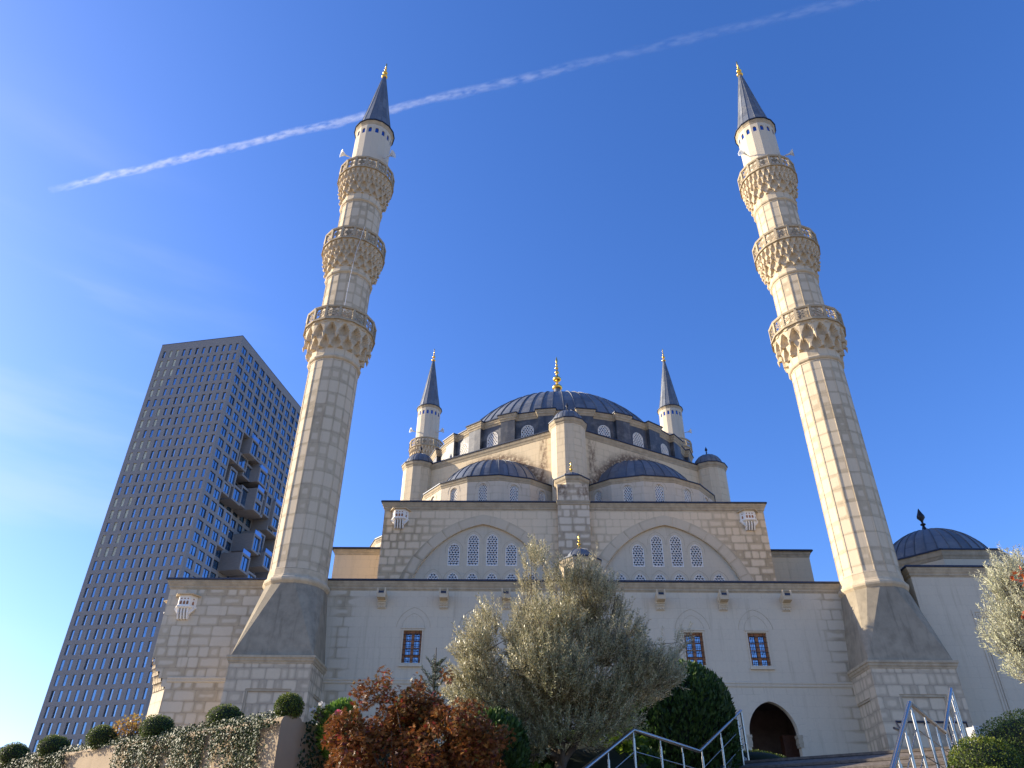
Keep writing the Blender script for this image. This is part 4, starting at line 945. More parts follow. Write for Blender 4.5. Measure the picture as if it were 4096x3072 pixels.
for x0, x1, z0, z1, d, nw, nh in boxes:
    if d < .5: continue
    mb = MB(); mb.T = FR; mb.box(x0*S_+.1, x1*S_, z1*S_, z1*S_+1.15, d-.09, d-.04); mb.T = None; tpart(mb, 'glass_balustrade', M['balglass'])
# far low building by the left edge
fb = thing('office_building', 'low white building far off at the bottom left edge behind the planter', 'building', (-122., 200., GZ))
mb = MB(); F = frame((-140, 200, GZ), .15, -1); mb.T = F; mb.box(0, 21, 0, 28.4, -12, 0); mb.T = None; mb.build('office_wall', M['alu'] and flat('white_facade', (.42, .46, .52), .6, var=.2), fb)
mb = MB(); mb.T = F
for k in range(8): mb.box(.8+k*2.5, 2.2+k*2.5, 2, 27.2, -.05, .06)
mb.T = None; mb.build('window_strip', M['tglass'], fb)

# ------------------------------------------------------------------ ground, plaza, stairs
av, wv = Vector((.556, .831)), Vector((.831, -.556)); S0 = Vector((4.45, 16.74))
def st(s, t, z): p = S0+av*s+wv*t; return (p.x, p.y, z)
PZL = 2.1; R_, TR = .15, .335; NS = 7; s2 = -.12; s1 = s2-NS*TR; zl = PZL-NS*R_; sl2 = s1-2.55; NL = 14
M['pave'] = plainstone('paving', (.36, .30, .22), .25); M['granite'] = plainstone('granite_step', (.20, .165, .13), .45, scale=14.); M['soil'] = plainstone('dark_soil', (.035, .028, .018), .4)
M['planter'] = plainstone('planter_render', (.42, .315, .20), .2, scale=2., streak=.35)
mb = MB(); G = 6000; mb.face([(-G, -G, GZ), (G, -G, GZ), (G, G, GZ), (-G, G, GZ)]); tag(mb.build('ground', M['pave']), 'paved ground around the mosque', kind='structure')
mb = MB(); q = [st(-.1, -60, PZL), st(-.1, 60, PZL), st(130, 60, PZL), st(130, -60, PZL)]
mb.face(q); [mb.face([q[i], (q[i][0], q[i][1], GZ), (q[(i+1) % 4][0], q[(i+1) % 4][1], GZ), q[(i+1) % 4]][::-1]) for i in range(4)]
tag(mb.build('plaza', M['pave']), 'raised paved plaza in front of the mosque', kind='structure')
mb = MB(); mb.box(-30, 45, 29.5, 90, PZL+.01, FZ); tag(mb.build('terrace', M['pave']), 'stone terrace the mosque stands on', kind='structure')
stairs = thing('stairs', 'broad granite steps climbing to the plaza between two steel handrails', 'stairs', st(sl2-2, 2, GZ))
mb = MB(); prof = [(s2+.3, PZL+.004)]
def nose(s, z): return [(s, z), (s-.03, z), (s-.03, z-.045), (s, z-.045)]
pts = []
for k in range(NS): pts += nose(s2-TR*k, PZL+.004-R_*k)
for k in range(NL): pts += nose(sl2-TR*k, zl-R_*k)
pts = [(1.2, PZL+.004)]+pts+[(sl2-TR*(NL-1), GZ), (1.2, GZ)]
TLft, TRgt = -.12, 4.1
for (sa, za), (sb, zb_) in zip(pts[:-2], pts[1:-1]): mb.face([st(sa, TLft, za), st(sb, TLft, zb_), st(sb, TRgt, zb_), st(sa, TRgt, za)])
for t in (TLft, TRgt): mb.cap([st(s, t, z) for s, z in pts])
mb.build('steps', M['granite'], stairs)
for t0, t1 in ((TLft-.3, TLft), (TRgt, TRgt+.3)):       # side walls
    mb = MB(); zo = .16; o = [(.35, PZL+.1), (s2, PZL+zo), (s1, zl+zo), (sl2, zl+zo), (sl2-TR*NL, zl-R_*NL+zo), (sl2-TR*NL, GZ), (.35, GZ)]
    A = [st(s, t0, z) for s, z in o]; B = [st(s, t1, z) for s, z in o]; mb.cap(A); mb.cap(B)
    for i in range(len(o)): j = (i+1) % len(o); mb.face([A[i], A[j], B[j], B[i]])
    mb.build('stair_kerb', flat('pale_granite', (.30, .28, .26), .7, var=.35, scale=30), stairs)
def handrail(t, label):
    h = .95; P = [(s1-2.55-3.4, zl-3.4*.45+h), (sl2, zl+h), (s1, zl+h), (0.02, PZL+h)]
    r = thing('handrail', label, 'handrail', st(sl2, t, zl), 'steel handrails of the plaza stairs'); m2 = MB()
    m2.tube([st(s, t, z) for s, z in P], .031, 12); m2.tube([st(0.02, t, PZL+h), st(.05, t, PZL+.0)], .024, 8); m2.build('top_rail', M['steel'], r)
    def zr(s):
        for (a, za), (b, zb2) in zip(P[:-1], P[1:]):
            if a <= s <= b: return za+(zb2-za)*(s-a)/(b-a)
        return P[0][1]
    for k in (.3, .6):
        m2 = MB(); m2.tube([st(s, t, z-k) for s, z in P], .0085, 6); m2.build('wire', M['steel'], r)
    for s in (sl2-1.7, sl2-.85, sl2-.0, sl2+.95, sl2+1.8, s1+.12, s1+1.15, s1+2.2):
        m2 = MB(); z = zr(s); m2.tube([st(s, t+.0, z-.03), st(s, t, z-.16)], .012, 6); m2.tube([st(s, t, z-.12), st(s, t, z-1.0)], .021, 10); m2.build('post', M['steel'], r)
handrail(0.0, 'polished steel handrail on the left of the steps, next to the olive tree and hedge')
handrail(3.94, 'polished steel handrail on the right of the steps, beside the round box bushes')
br = thing('barrier', 'low black tube barrier on the plaza before the right pedestal', 'barrier', (8.9, 17.9, PZL))
mb = MB(); mb.tube([(7.72, 17.2, PZL+.72), (8.08, 17.7, PZL+.74), (8.1, 17.9, PZL+.96), (9.62, 17.9, PZL+.96), (9.64, 17.9, PZL)], .028, 8); mb.build('bar', M['black'], br)
mb = MB(); [mb.tube([(x, 17.9, PZL), (x, 17.9, PZL+.95)], .022, 8) for x in (8.72, 9.2)]; mb.build('post', M['black'], br)
cb = thing('shoe_cabinet', 'dark brown wooden cabinet standing inside the right archway', 'cabinet', (11.5, 36.1, FZ))
mb = MB(); mb.T = Matrix.Translation((11.5, 36.1, FZ)); mb.box(-.3, .3, -.22, .22, .08, 2.1); mb.box(-.32, .32, -.24, .24, 2.1, 2.15); mb.box(-.28, .28, -.2, .2, 0, .08)
mb.T = None; mb.build('carcass', flat('cabinet_wood', (.14, .05, .025), .5, var=.3), cb)
mb = MB(); mb.T = Matrix.Translation((11.5, 36.1, FZ)); mb.box(-.29, -.01, -.245, -.222, .12, 2.06); mb.box(.01, .29, -.245, -.222, .12, 2.06); mb.T = None; mb.build('door', flat('cabinet_door_wood', (.12, .045, .022), .45, var=.3), cb)
fl = thing('floodlight', 'small grey floodlight box beside the back box bush', 'floodlight', (7.62, 14., 1.95))
mb = MB(); mb.T = Matrix.Translation((7.62, 14., 1.95)) @ Matrix.Rotation(.5, 4, 'Z'); mb.box(-.1, .1, -.07, .07, .08, .36); mb.box(-.12, .12, -.085, -.07, .06, .38); mb.T = None; mb.build('housing', flat('grey_housing', (.4, .4, .4), .4), fl)
mb = MB(); mb.tube([(7.62, 14., 1.2), (7.62, 14., 2.05)], .02, 6); mb.build('stake', M['black'], fl)
# --- planter wall on the left
pd, pn = Vector((-.8, .6)), Vector((-.6, -.8)); P0_ = Vector((-3.64, 12.13)); PLEN = 12.5
pl = thing('planter_wall', 'sunlit ochre planter wall overgrown with ivy at the lower left', 'wall', (*(P0_+pd*6), GZ))
def pp(d, o, z): p = P0_+pd*d+pn*o; return (p.x, p.y, z)
mb = MB()
prof = [(0., GZ), (0., PZL-.09), (-.03, PZL-.03), (-.09, PZL), (-.34, PZL), (-.38, PZL-.04), (-.38, GZ)]
rows = [[pp(d, o, z) for d in np.linspace(PLEN, 0, 26)] for o, z in prof]; mb.grid(rows, False, False); mb.cap([pp(0, o, z) for o, z in prof])
q = [pp(0, -.38, 0), pp(0, -6.5, 0)]
mb.face([(*q[0][:2], GZ), (*q[1][:2], GZ), (*q[1][:2], PZL-.05), (*q[0][:2], PZL-.05)]); mb.build('wall_body', M['planter'], pl)
mb = MB(); mb.face([pp(PLEN, -.36, PZL-.08), pp(0.02, -.36, PZL-.08), pp(0.02, -6.5, PZL-.02), pp(PLEN, -6.5, PZL-.02)]); tag(mb.build('planter_soil', M['soil']), 'dark soil behind the planter wall', kind='structure')
def bank(s): return max(GZ, PZL-.25+.42*s)
def sbank(name, t0, t1, label):
    mb = MB(); ss = np.linspace(-9, 0.1, 14); tt = np.linspace(t0, t1, 10)
    mb.grid([[st(s, t, bank(s)+.06*sin(3*t+s)) for t in tt] for s in ss], False, True); tag(mb.build(name, M['soil']), label, kind='structure')
sbank('garden_bank', -4.35, TLft-.28, 'planted slope left of the steps'); sbank('garden_bank', TRgt+.28, 14, 'planted slope right of the steps')
# ------------------------------------------------------------------ plants
def nz(a): return a/np.maximum(np.linalg.norm(a, axis=1, keepdims=True), 1e-9)
def rdir(n): return nz(rng.normal(size=(n, 3)))
def leafmesh(name, P, D, Nn, L, Wd, mat, parent=None, rand=None, loc=(0, 0, 0), fold=.0, mid=.45):
    """one folded kite-shaped face pair per leaf"""
    n = len(P); L = np.broadcast_to(np.asarray(L, float), (n,))[:, None]; Wd = np.broadcast_to(np.asarray(Wd, float), (n,))[:, None]
    D = nz(D); S = nz(np.cross(D, Nn)); U = np.cross(S, D)
    v = np.stack([P, P+D*L*mid+S*Wd/2+U*Wd*fold, P+D*L, P+D*L*mid-S*Wd/2+U*Wd*fold], 1).reshape(-1, 3)-np.asarray(loc)
    me = bpy.data.meshes.new(name); me.vertices.add(4*n); me.vertices.foreach_set('co', v.ravel().astype('f'))
    b = np.arange(n)[:, None]*4
    if fold: f = np.concatenate([b+[0, 1, 2], b+[0, 2, 3]], 1).ravel(); k = 3; m = 2*n
    else: f = (b+[0, 1, 2, 3]).ravel(); k = 4; m = n
    me.loops.add(k*m); me.loops.foreach_set('vertex_index', f.astype('i')); me.polygons.add(m)
    me.polygons.foreach_set('loop_start', (np.arange(m)*k).astype('i'))
    me.update(calc_edges=True)
    r = rng.random(n) if rand is None else rand
    at = me.attributes.new('leafrand', 'FLOAT', 'FACE'); at.data.foreach_set('value', (np.repeat(r, 2) if fold else r).astype('f'))
    me.materials.append(mat); o = bpy.data.objects.new(name, me); COL.objects.link(o)
    if parent is not None: o.parent = parent
    else: o.location = loc
    ORG[o.name] = Vector(loc); return o
M['bark'] = plainstone('bark', (.15, .12, .09), .5, scale=9.)
OL = [(0, (.16, .15, .055)), (.35, (.27, .25, .105)), (.7, (.41, .37, .185)), (1, (.14, .14, .05))]
M['olive'] = leafmat('olive_leaves', OL, (.56, .50, .33), .2, .42, .5)
M['olive2'] = leafmat('olive_leaves_pale', [(0, (.30, .31, .17)), (.5, (.42, .42, .26)), (1, (.50, .49, .33))], (.62, .60, .46), .2, .45, .4)
M['maple'] = leafmat('maple_leaves', [(0, (.09, .013, .008)), (.25, (.18, .035, .01)), (.5, (.33, .105, .013)), (.7, (.25, .115, .018)), (.86, (.07, .085, .014)), (1, (.27, .03, .018))], (.19, .08, .025), .28, .5)
M['redmaple'] = leafmat('red_maple_leaves', [(0, (.30, .05, .015)), (.5, (.50, .13, .03)), (1, (.38, .06, .03))], None, .4, .5)
M['ivy'] = leafmat('ivy_leaves', [(0, (.018, .036, .008)), (.55, (.035, .06, .013)), (.72, (.07, .09, .02)), (.86, (.14, .14, .045)), (.95, (.22, .20, .09)), (1, (.11, .14, .02))], None, .15, .5, .3)
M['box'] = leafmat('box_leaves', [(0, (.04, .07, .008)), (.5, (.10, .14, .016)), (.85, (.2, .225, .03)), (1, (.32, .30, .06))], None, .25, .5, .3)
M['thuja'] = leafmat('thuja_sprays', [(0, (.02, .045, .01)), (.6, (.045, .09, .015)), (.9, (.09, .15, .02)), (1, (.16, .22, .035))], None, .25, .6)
M['thujalt'] = leafmat('bright_thuja_sprays', [(0, (.06, .12, .015)), (.6, (.12, .22, .025)), (1, (.2, .3, .05))], None, .3, .6)
M['fatsia'] = leafmat('shrub_leaves', [(0, (.04, .08, .01)), (.6, (.12, .2, .02)), (1, (.22, .3, .04))], None, .4, .4)
M['cover'] = leafmat('ground_cover_leaves', [(0, (.012, .025, .008)), (.8, (.03, .055, .015)), (1, (.07, .1, .03))], None, .15, .45)
M['autumn'] = leafmat('autumn_shrub_leaves', [(0, (.38, .22, .05)), (.5, (.48, .34, .08)), (1, (.34, .13, .03))], None, .35, .5)
M['fir'] = leafmat('fir_needles', [(0, (.03, .055, .025)), (1, (.07, .10, .04))], None, .1, .5)
M['petal'] = leafmat('petals', [(0, (.75, .7, .62)), (1, (.8, .78, .74))], None, .3, .5); M['pink'] = leafmat('pink_petals', [(0, (.7, .08, .2)), (1, (.75, .2, .3))], None, .3, .5)
M['core'] = flat('dark_core_fill', (.012, .018, .007), .95)  # near-black fill of the cores added inside bushes and hedges
def ellip(n, c, r, shell=.35):
    d = rdir(n); q = 1-shell*rng.random(n)**1.6; return np.asarray(c)+d*np.asarray(r)*q[:, None], d
def twigs(B, D, length, step, leafL, leafW, up=.0, spread=.75):
    """pairs of leaves along every twig; returns leaf arrays and twig end points"""
    P, DD, NN = [], [], []
    for b, d, l in zip(B, D, length):
        k = max(3, int(l/step)); s = np.linspace(.08, 1, k)[:, None]*l
        d = d/np.linalg.norm(d); side = np.cross(d, rng.normal(size=3)); side /= np.linalg.norm(side); s2_ = np.cross(d, side)
        pos = b+d*s+np.array([0, 0, up])*s*s
        an = np.arange(k)*1.57+rng.random()*6; rad = np.cos(an)[:, None]*side+np.sin(an)[:, None]*s2_
        for sg in (1, -1):
            P.append(pos); DD.append(d*.75+sg*rad*spread+rng.normal(size=(k, 3))*.18); NN.append(d*.6-sg*rad*.5+rng.normal(size=(k, 3))*.35)
    return np.concatenate(P), nz(np.concatenate(DD)), nz(np.concatenate(NN))
def limbs(mb, base, ends, r0, r1, sag=.15):
    for e in ends:
        b = Vector(base); e = Vector(e); m1 = b.lerp(e, .35)+Vector((random.uniform(-sag, sag), random.uniform(-sag, sag), sag*.5)); m2 = b.lerp(e, .7)+Vector((random.uniform(-sag, sag), random.uniform(-sag, sag), sag*.3))
        mb.tube([b, m1, m2, e], [r0, r0*.7+r1*.3, r0*.35+r1*.65, r1], 6)
def olive(name, label, base, lumps, n, leafL, leafW, mat, group, shoots=60, trunk_r=.09, fork=.7, y0=None):
    root = thing(name, label, 'tree', base, group); mb = MB(); f = Vector(base)+Vector((.05, 0, fork))
    mb.tube([base, (base[0]+.03, base[1], base[2]+fork*.4), (base[0]-.02, base[1]+.02, base[2]+fork*.75), f], [trunk_r*1.35, trunk_r*1.05, trunk_r, trunk_r*.85], 9)
    lumps = np.array(lumps); w = lumps[:, 3]*lumps[:, 4]*lumps[:, 5]; w = w**.8; w /= w.sum(); idx = rng.choice(len(lumps), n, p=w)
    d = rdir(n); q = rng.random(n)**.42; B = lumps[idx, :3]+d*lumps[idx, 3:6]*q[:, None]*.9
    cen = np.array([f.x, f.y, f.z]); D = nz(nz(B-cen)*1.0+d*.5+np.array([0, 0, .75])+rng.normal(size=(n, 3))*.35)
    Ln = rng.uniform(.16, .36, n); j = rng.choice(n, shoots, False); Ln[j] = rng.uniform(.35, .6, shoots); D[j] = nz(D[j]+np.array([0, 0, .9]))
    node = []
    for k in rng.choice(n, 11, False):
        e = Vector(B[k]); b0 = f-Vector((0, 0, random.uniform(0, fork*.3))); pts = [b0]; dr = Vector((e.x-b0.x, e.y-b0.y, .2+.3*random.random())).normalized()
        for q in range(7):
            tgt = (e-pts[-1]); dr = (dr*.55+tgt.normalized()*.4+Vector((random.gauss(0, .22), random.gauss(0, .22), random.gauss(.08, .16)))).normalized(); pts.append(pts[-1]+dr*max(.08, (e-b0).length/7.5))
        r0 = trunk_r*random.uniform(.32, .55); mb.tube(pts, [r0*(1-.85*i/7) for i in range(8)], 6); node += pts[2:]
    nd = np.array([tuple(q) for q in node])
    for k in rng.choice(n, min(n, 420), False):
        q = nd[np.argmin(np.linalg.norm(nd-B[k], axis=1)+.4*np.maximum(0, nd[:, 2]-B[k][2]))]; m = (q+B[k])/2+rng.normal(size=3)*.06; mb.tube([q, m, B[k]], [.011, .007, .003], 4, False)
    for b, dd, l in list(zip(B, D, Ln))[::4]: mb.tube([b, b+dd*l], [.005, .002], 3, False)
    tr = mb.build('trunk', M['bark'], root)
    P, DD, NN = twigs(B, D, Ln, .026, leafL, leafW, .1)
    leafmesh('crown', P, DD, NN, rng.uniform(.7, 1.15, len(P))*leafL, rng.uniform(.8, 1.2, len(P))*leafW, mat, root, None, base)
    return root
def clumps(poly, n, y0, ry, r, seed=0):
    """random leaf clumps inside an outline (x,z), thick in the middle and thin towards the edge"""
    R = random.Random(seed); f = archin(poly); xs = [p[0] for p in poly]; zs = [p[1] for p in poly]; cx = (min(xs)+max(xs))/2; hw = (max(xs)-min(xs))/2; out = []
    while len(out) < n:
        x, z = R.uniform(min(xs), max(xs)), R.uniform(min(zs), max(zs))
        if not f(x, z): continue
        edge = min(((x-(p[0]+(q[0]-p[0])*t))**2+(z-(p[1]+(q[1]-p[1])*t))**2)**.5 for p, q in zip(poly, poly[1:]+poly[:1]) for t in (0, .25, .5, .75))
        rr = min(R.uniform(*r), edge*.8+.1); dep = min(ry, edge*1.3+.15); out.append((x, y0+R.uniform(-dep, dep), z, rr, rr, rr*R.uniform(.9, 1.3)))
    return out
OPOLY = [(-1.12, 3.05), (-.98, 3.4), (-.72, 4.05), (-.45, 3.75), (-.1, 4.15), (.15, 5.0), (.5, 4.95), (.72, 4.55), (1.12, 4.68), (1.35, 4.25), (1.66, 4.15), (1.8, 3.65), (2.1, 3.68), (2.25, 3.3), (2.62, 3.38), (2.45, 2.85), (1.95, 2.4), (1.3, 2.3), (.6, 1.9), (-.3, 1.75), (-.75, 2.2), (-1.0, 2.58)]
olive('olive_tree', 'wide silvery olive tree in the middle in front of the mosque', (.55, 13., .75), clumps(OPOLY, 64, 13., 1.0, (.22, .42), 5)+[(x, 12.75, z, .36, .4, .3) for x, z in ((-.5, 2.3), (-.1, 2.0), (.3, 2.25), (.6, 2.0), (.9, 2.4), (1.3, 2.45), (1.75, 2.6), (.2, 2.7), (.8, 2.85), (-.6, 2.75), (0., 3.3), (.6, 3.5), (1.2, 3.2), (-.7, 1.9), (-.35, 1.7), (.1, 1.65), (.95, 1.95), (1.4, 2.1), (-.9, 2.5), (-.8, 3.2), (1.8, 3.0), (2.1, 2.8))], 8600, .066, .0165, M['olive'], 'olive trees', 110, .10, .95)
olive('olive_tree', 'pale olive tree cut by the right edge of the photo, beside the annex', (8.75, 13.1, 1.5),
      [(8.75, 13., 3.75, .72, .7, .85), (8.15, 13., 3.55, .38, .4, .55), (8.35, 13., 4.4, .3, .35, .42), (8.9, 13., 4.6, .4, .4, .4), (8.3, 13., 2.95, .35, .35, .3)], 1150, .07, .017, M['olive2'], 'olive trees', 60, .07, .8)
def star(P, D, Nn, L, W, k=5, sp=.62):
    """palmate leaf = k narrow lobes from one point"""
    S = np.cross(D, Nn); out = []
    for i in range(k):
        a = (i-(k-1)/2)*sp; out.append(D*cos(a)+S*sin(a))
    n = len(P); PP = np.repeat(P, k, 0); DD = np.stack(out, 1).reshape(-1, 3); NN = np.repeat(Nn, k, 0); LL = np.tile([1-.13*abs(i-(k-1)/2) for i in range(k)], n)*np.repeat(L, k)
    return PP, DD, NN, LL, np.repeat(W, k)
def maple(name, label, base, lumps, n, mat, L=.075, up=.15):
    root = thing(name, label, 'shrub', base); lumps = np.array(lumps); w = lumps[:, 3]**2*lumps[:, 5]; w /= w.sum(); idx = rng.choice(len(lumps), n, p=w)
    d = rdir(n); q = rng.random(n)**.4; B = lumps[idx, :3]+d*lumps[idx, 3:6]*q[:, None]
    D = nz(d*.8+rng.normal(size=(n, 3))*.5+np.array([0, 0, -.35])); NN = nz(d*.5+np.array([0, 0, .7])+rng.normal(size=(n, 3))*.5); S = np.cross(D, NN); NN = np.cross(S, D)
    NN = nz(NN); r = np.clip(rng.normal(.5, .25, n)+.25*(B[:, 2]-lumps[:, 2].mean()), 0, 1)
    PP, DD, N2, LL, WW = star(B, D, NN, rng.uniform(.7, 1.2, n)*L, np.full(n, L*.26))
    mb = MB(); limbs(mb, base, [B[k] for k in rng.choice(n, 50 if n > 1000 else 7, False)], .022, .004, .08); mb.build('branches', M['bark'], root)
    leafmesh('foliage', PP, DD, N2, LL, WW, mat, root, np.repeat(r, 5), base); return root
MPOLY = [(-2.68, 1.7), (-2.45, 2.0), (-2.28, 2.5), (-2.03, 2.66), (-1.88, 2.15), (-1.62, 2.2), (-1.5, 2.52), (-1.34, 2.15), (-1.12, 2.52), (-.9, 2.12), (-.36, 2.16), (-.22, 1.6), (-.3, .9), (-1.4, .5), (-2.5, .9)]
maple('maple_shrub', 'rust-orange japanese maple shrub in front of the olive tree', (-1.45, 11., .1), clumps(MPOLY, 46, 11., .6, (.14, .34), 3)+[(-1.75, 11.15, 1.95, .3, .3, .28), (-1.62, 11.1, 1.7, .35, .3, .3), (-1.3, 11.1, 1.9, .3, .3, .25), (-2.2, 11., 1.5, .3, .3, .3), (-.8, 11., 1.6, .3, .3, .3), (-1.95, 11., 2.35, .12, .14, .22), (-1.5, 11., 2.3, .1, .12, .2)], 23000, M['maple'], .052)
maple('red_maple', 'red maple branch reaching in at the right edge above the olive', (9.0, 12.2, .9),
      [(8.15, 12., 4.25, .28, .3, .14), (8.0, 12., 3.7, .22, .3, .12), (8.05, 12., 3.45, .2, .3, .12), (8.5, 12., 4., .4, .4, .4)], 330, M['redmaple'], .085)
def ball(name, label, c, r, n, mat, group, leaf=.03, cat='bush', boxy=2., corek=.9, dirk=(.5, .7, 0.)):
    c = np.array(c, float); r = np.array(r, float); root = thing(name, label, cat, (c[0], c[1], c[2]-r[2]), group)
    P, d = ellip(n, c, r, .2); bx = 1/np.maximum((np.abs(d)**boxy).sum(1)**(1/boxy), 1e-6); P = c+(P-c)*bx[:, None]; lump = 1+.055*np.sin(P[:, 0]*9/r[0]*.5+1)*np.cos(P[:, 2]*8/r[2]*.5)*np.sin(P[:, 1]*7/r[1]*.5+2); P = c+(P-c)*lump[:, None]
    D = nz(d*dirk[0]+rng.normal(size=(n, 3))*dirk[1]+np.array([0, 0, dirk[2]])); NN = nz(d+rng.normal(size=(n, 3))*.6)
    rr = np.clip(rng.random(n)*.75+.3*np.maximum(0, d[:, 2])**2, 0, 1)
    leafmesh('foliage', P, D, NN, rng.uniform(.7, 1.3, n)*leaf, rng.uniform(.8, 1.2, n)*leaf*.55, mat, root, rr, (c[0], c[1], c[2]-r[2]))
    mb = MB(); k = corek; mb.lathe((c[0], c[1], c[2]), [(max(.01, r[0]*k*cos(a)), r[2]*k*sin(a)) for a in np.linspace(-pi/2, pi/2, 9)], 14); mb.build('dark_core', M['core'], root)  # added dark core: closes the view through the foliage and darkens its gaps
    return root
for i, ((x, y, z), r, lab) in enumerate((((-3.62, 12.35, 2.24), (.215, .215, .20), 'clipped box ball on the wall corner, next to the maple'), ((-5.0, 13.5, 2.26), (.30, .28, .22), 'clipped box ball on the wall before the left pedestal, second from the corner'),
        ((-6.5, 14.4, 2.24), (.29, .28, .22), 'clipped box ball on the wall beside the yellow autumn shrub, under the bright corner slab'), ((-8.0, 15.5, 2.24), (.29, .28, .22), 'clipped box ball on the wall just left of the yellow autumn shrub'),
        ((-9.5, 16.6, 2.22), (.30, .28, .22), 'clipped box ball on the wall at the foot of the tower\'s left edge'), ((-10.85, 17.55, 2.2), (.30, .28, .22), 'clipped box ball on the wall at the very left edge'))):
    ball('box_ball', lab, (x, y, z), r, 3600, M['box'], 'clipped box balls on the planter wall', .027)
for c, r, lab, n in (((7.12, 11.7, 1.5), (.76, .76, .63), 'large round box bush behind the right handrail, the back one', 16000), ((5.78, 10.6, 1.2), (.42, .42, .44), 'smaller round box bush at the foot of the right handrail', 9000), ((5.38, 9.9, .80), (.40, .40, .40), 'round box bush cut off by the bottom edge', 8000)):
    ball('box_bush', lab, c, r, n, M['box'], 'round box bushes right of the steps', .03, boxy=2.4)
ball('box_bush', 'low yellow-green box cushion at the top of the steps under the arch', (4.9, 18.0, 2.22), (.75, .5, .24), 9000, M['box'], 'round box bushes right of the steps', .04)
# thuja hedge
def conifer(name, label, c, r, n, mat, L, W_, cat='hedge', k=.86, boxy=2.):
    return ball(name, label, c, r, n, mat, None, L, cat, boxy, k, (.55, .28, .75))
conifer('thuja_hedge', 'dense dark green rounded thuja left of the upper steps', (2.95, 17.0, 2.5), (1.36, 1.2, 1.5), 30000, M['thuja'], .10, .036, boxy=2.7)
conifer('thuja_bush', 'small bright green thuja peeping out left of the maple', (-2.85, 12.6, 1.95), (.30, .28, .42), 2600, M['thujalt'], .085, .03, 'bush', .8)
conifer('thuja_bush', 'dark green thuja bush between the maple and the olive', (-.45, 12.2, 1.55), (.5, .45, .62), 5000, M['thuja'], .085, .03, 'bush', .85)
conifer('hedge', 'low dark hedge between the maple and the olive trunk', (-.15, 13.5, 1.1), (.8, .55, .85), 9000, M['thuja'], .09, .04)
conifer('hedge', 'low dark hedge in deep shade behind the olive trunk', (.95, 14.7, 1.25), (1.75, .8, 1.02), 22000, M['thuja'], .10, .042)
# lobed-leaf shrub below the thuja
def shrub(name, label, c, r, n, mat, L, W_, k=3, sp=.7, cat='shrub', group=None):
    c = np.array(c); root = thing(name, label, cat, (c[0], c[1], c[2]-r[2]), group); d = rdir(n); q = rng.random(n)**.5; B = c+d*np.array(r)*q[:, None]
    D = nz(d+rng.normal(size=(n, 3))*.6+np.array([0, 0, .1])); NN = nz(rng.normal(size=(n, 3))*.5+np.array([0, -.3, .8])); S = np.cross(D, NN); NN = nz(np.cross(S, D))
    PP, DD, N2, LL, WW = star(B, D, NN, rng.uniform(.7, 1.2, n)*L, np.full(n, W_), k, sp)
    mb = MB(); limbs(mb, (c[0], c[1], c[2]-r[2]), [B[i] for i in rng.choice(n, min(n, 24), False)], .014, .004, .06); mb.build('stems', M['bark'], root)
    leafmesh('foliage', PP, DD, N2, LL, WW, mat, root, np.repeat(rng.random(n), k), (c[0], c[1], c[2]-r[2]))
    return root
shrub('leafy_shrub', 'bright green shrub with lobed leaves behind the left handrail', (1.62, 14.1, 1.75), (.55, .4, .62), 520, M['fatsia'], .13, .05)
shrub('leafy_shrub', 'dark green lobed shrub low beside the olive trunk', (-.05, 12.7, 1.25), (.55, .4, .35), 300, M['fatsia'], .1, .045)
shrub('autumn_shrub', 'yellow autumn shrub between two box balls on the planter wall', (-7.35, 15.3, 2.36), (.42, .25, .26), 620, M['autumn'], .05, .018)
shrub('rose_bush', 'small rose bush with white flowers on the planter corner', (-3.12, 12.45, 2.16), (.2, .15, .12), 160, M['box'], .05, .025)
shrub('rose_bush', 'small reddish rose bush with a pink flower beside the maple', (-2.75, 12.2, 2.0), (.16, .12, .1), 140, M['autumn'], .045, .02)
for nm, lab, c, mt in (('rose_flower', 'white rose bloom on the planter corner', (-3.14, 12.42, 2.29), 'petal'), ('rose_flower', 'white rose bloom lowest on the corner bush, nearest the box ball', (-3.26, 12.42, 2.21), 'petal'), ('rose_flower', 'pink rose bloom beside the maple', (-2.8, 12.15, 2.13), 'pink')):
    P, d = ellip(60, c, (.035, .035, .03), .5); o = leafmesh(nm, P, d, rdir(60), .03, .03, M[mt], None, None, c); tag(o, lab, 'flower', 'roses on the planter')
# young fir behind the maple
fr = thing('young_fir', 'young fir with a bare leader shoot between maple and olive', 'tree', (-1.8, 16., 1.2)); mb = MB(); mb.tube([(-1.8, 16., 1.2), (-1.82, 16., 3.5), (-1.83, 16., 4.08)], [.05, .018, .008], 6)
P, D, NN = [], [], []
for z in np.linspace(2.3, 3.72, 11):
    l = .62*(4.05-z)/1.7+.08
    for k in range(7):
        a = random.uniform(0, 6.28); e = Vector((-1.82+l*cos(a), 16+l*sin(a), z+l*.75)); b = Vector((-1.82, 16, z)); mb.tube([b, b.lerp(e, .5)-Vector((0, 0, .05)), e], [.01, .007, .004], 4)
        m = 70; s = rng.random(m)[:, None]; pos = np.array(b)+(np.array(e)-np.array(b))*s; rd = rdir(m); P.append(pos); D.append(rd+nz((np.array(e)-np.array(b))[None])*.6); NN.append(rdir(m))
mb.build('trunk', M['bark'], fr); P = np.concatenate(P); leafmesh('crown', P, np.concatenate(D), np.concatenate(NN), .05, .009, M['fir'], fr, None, (-1.8, 16., 1.2))
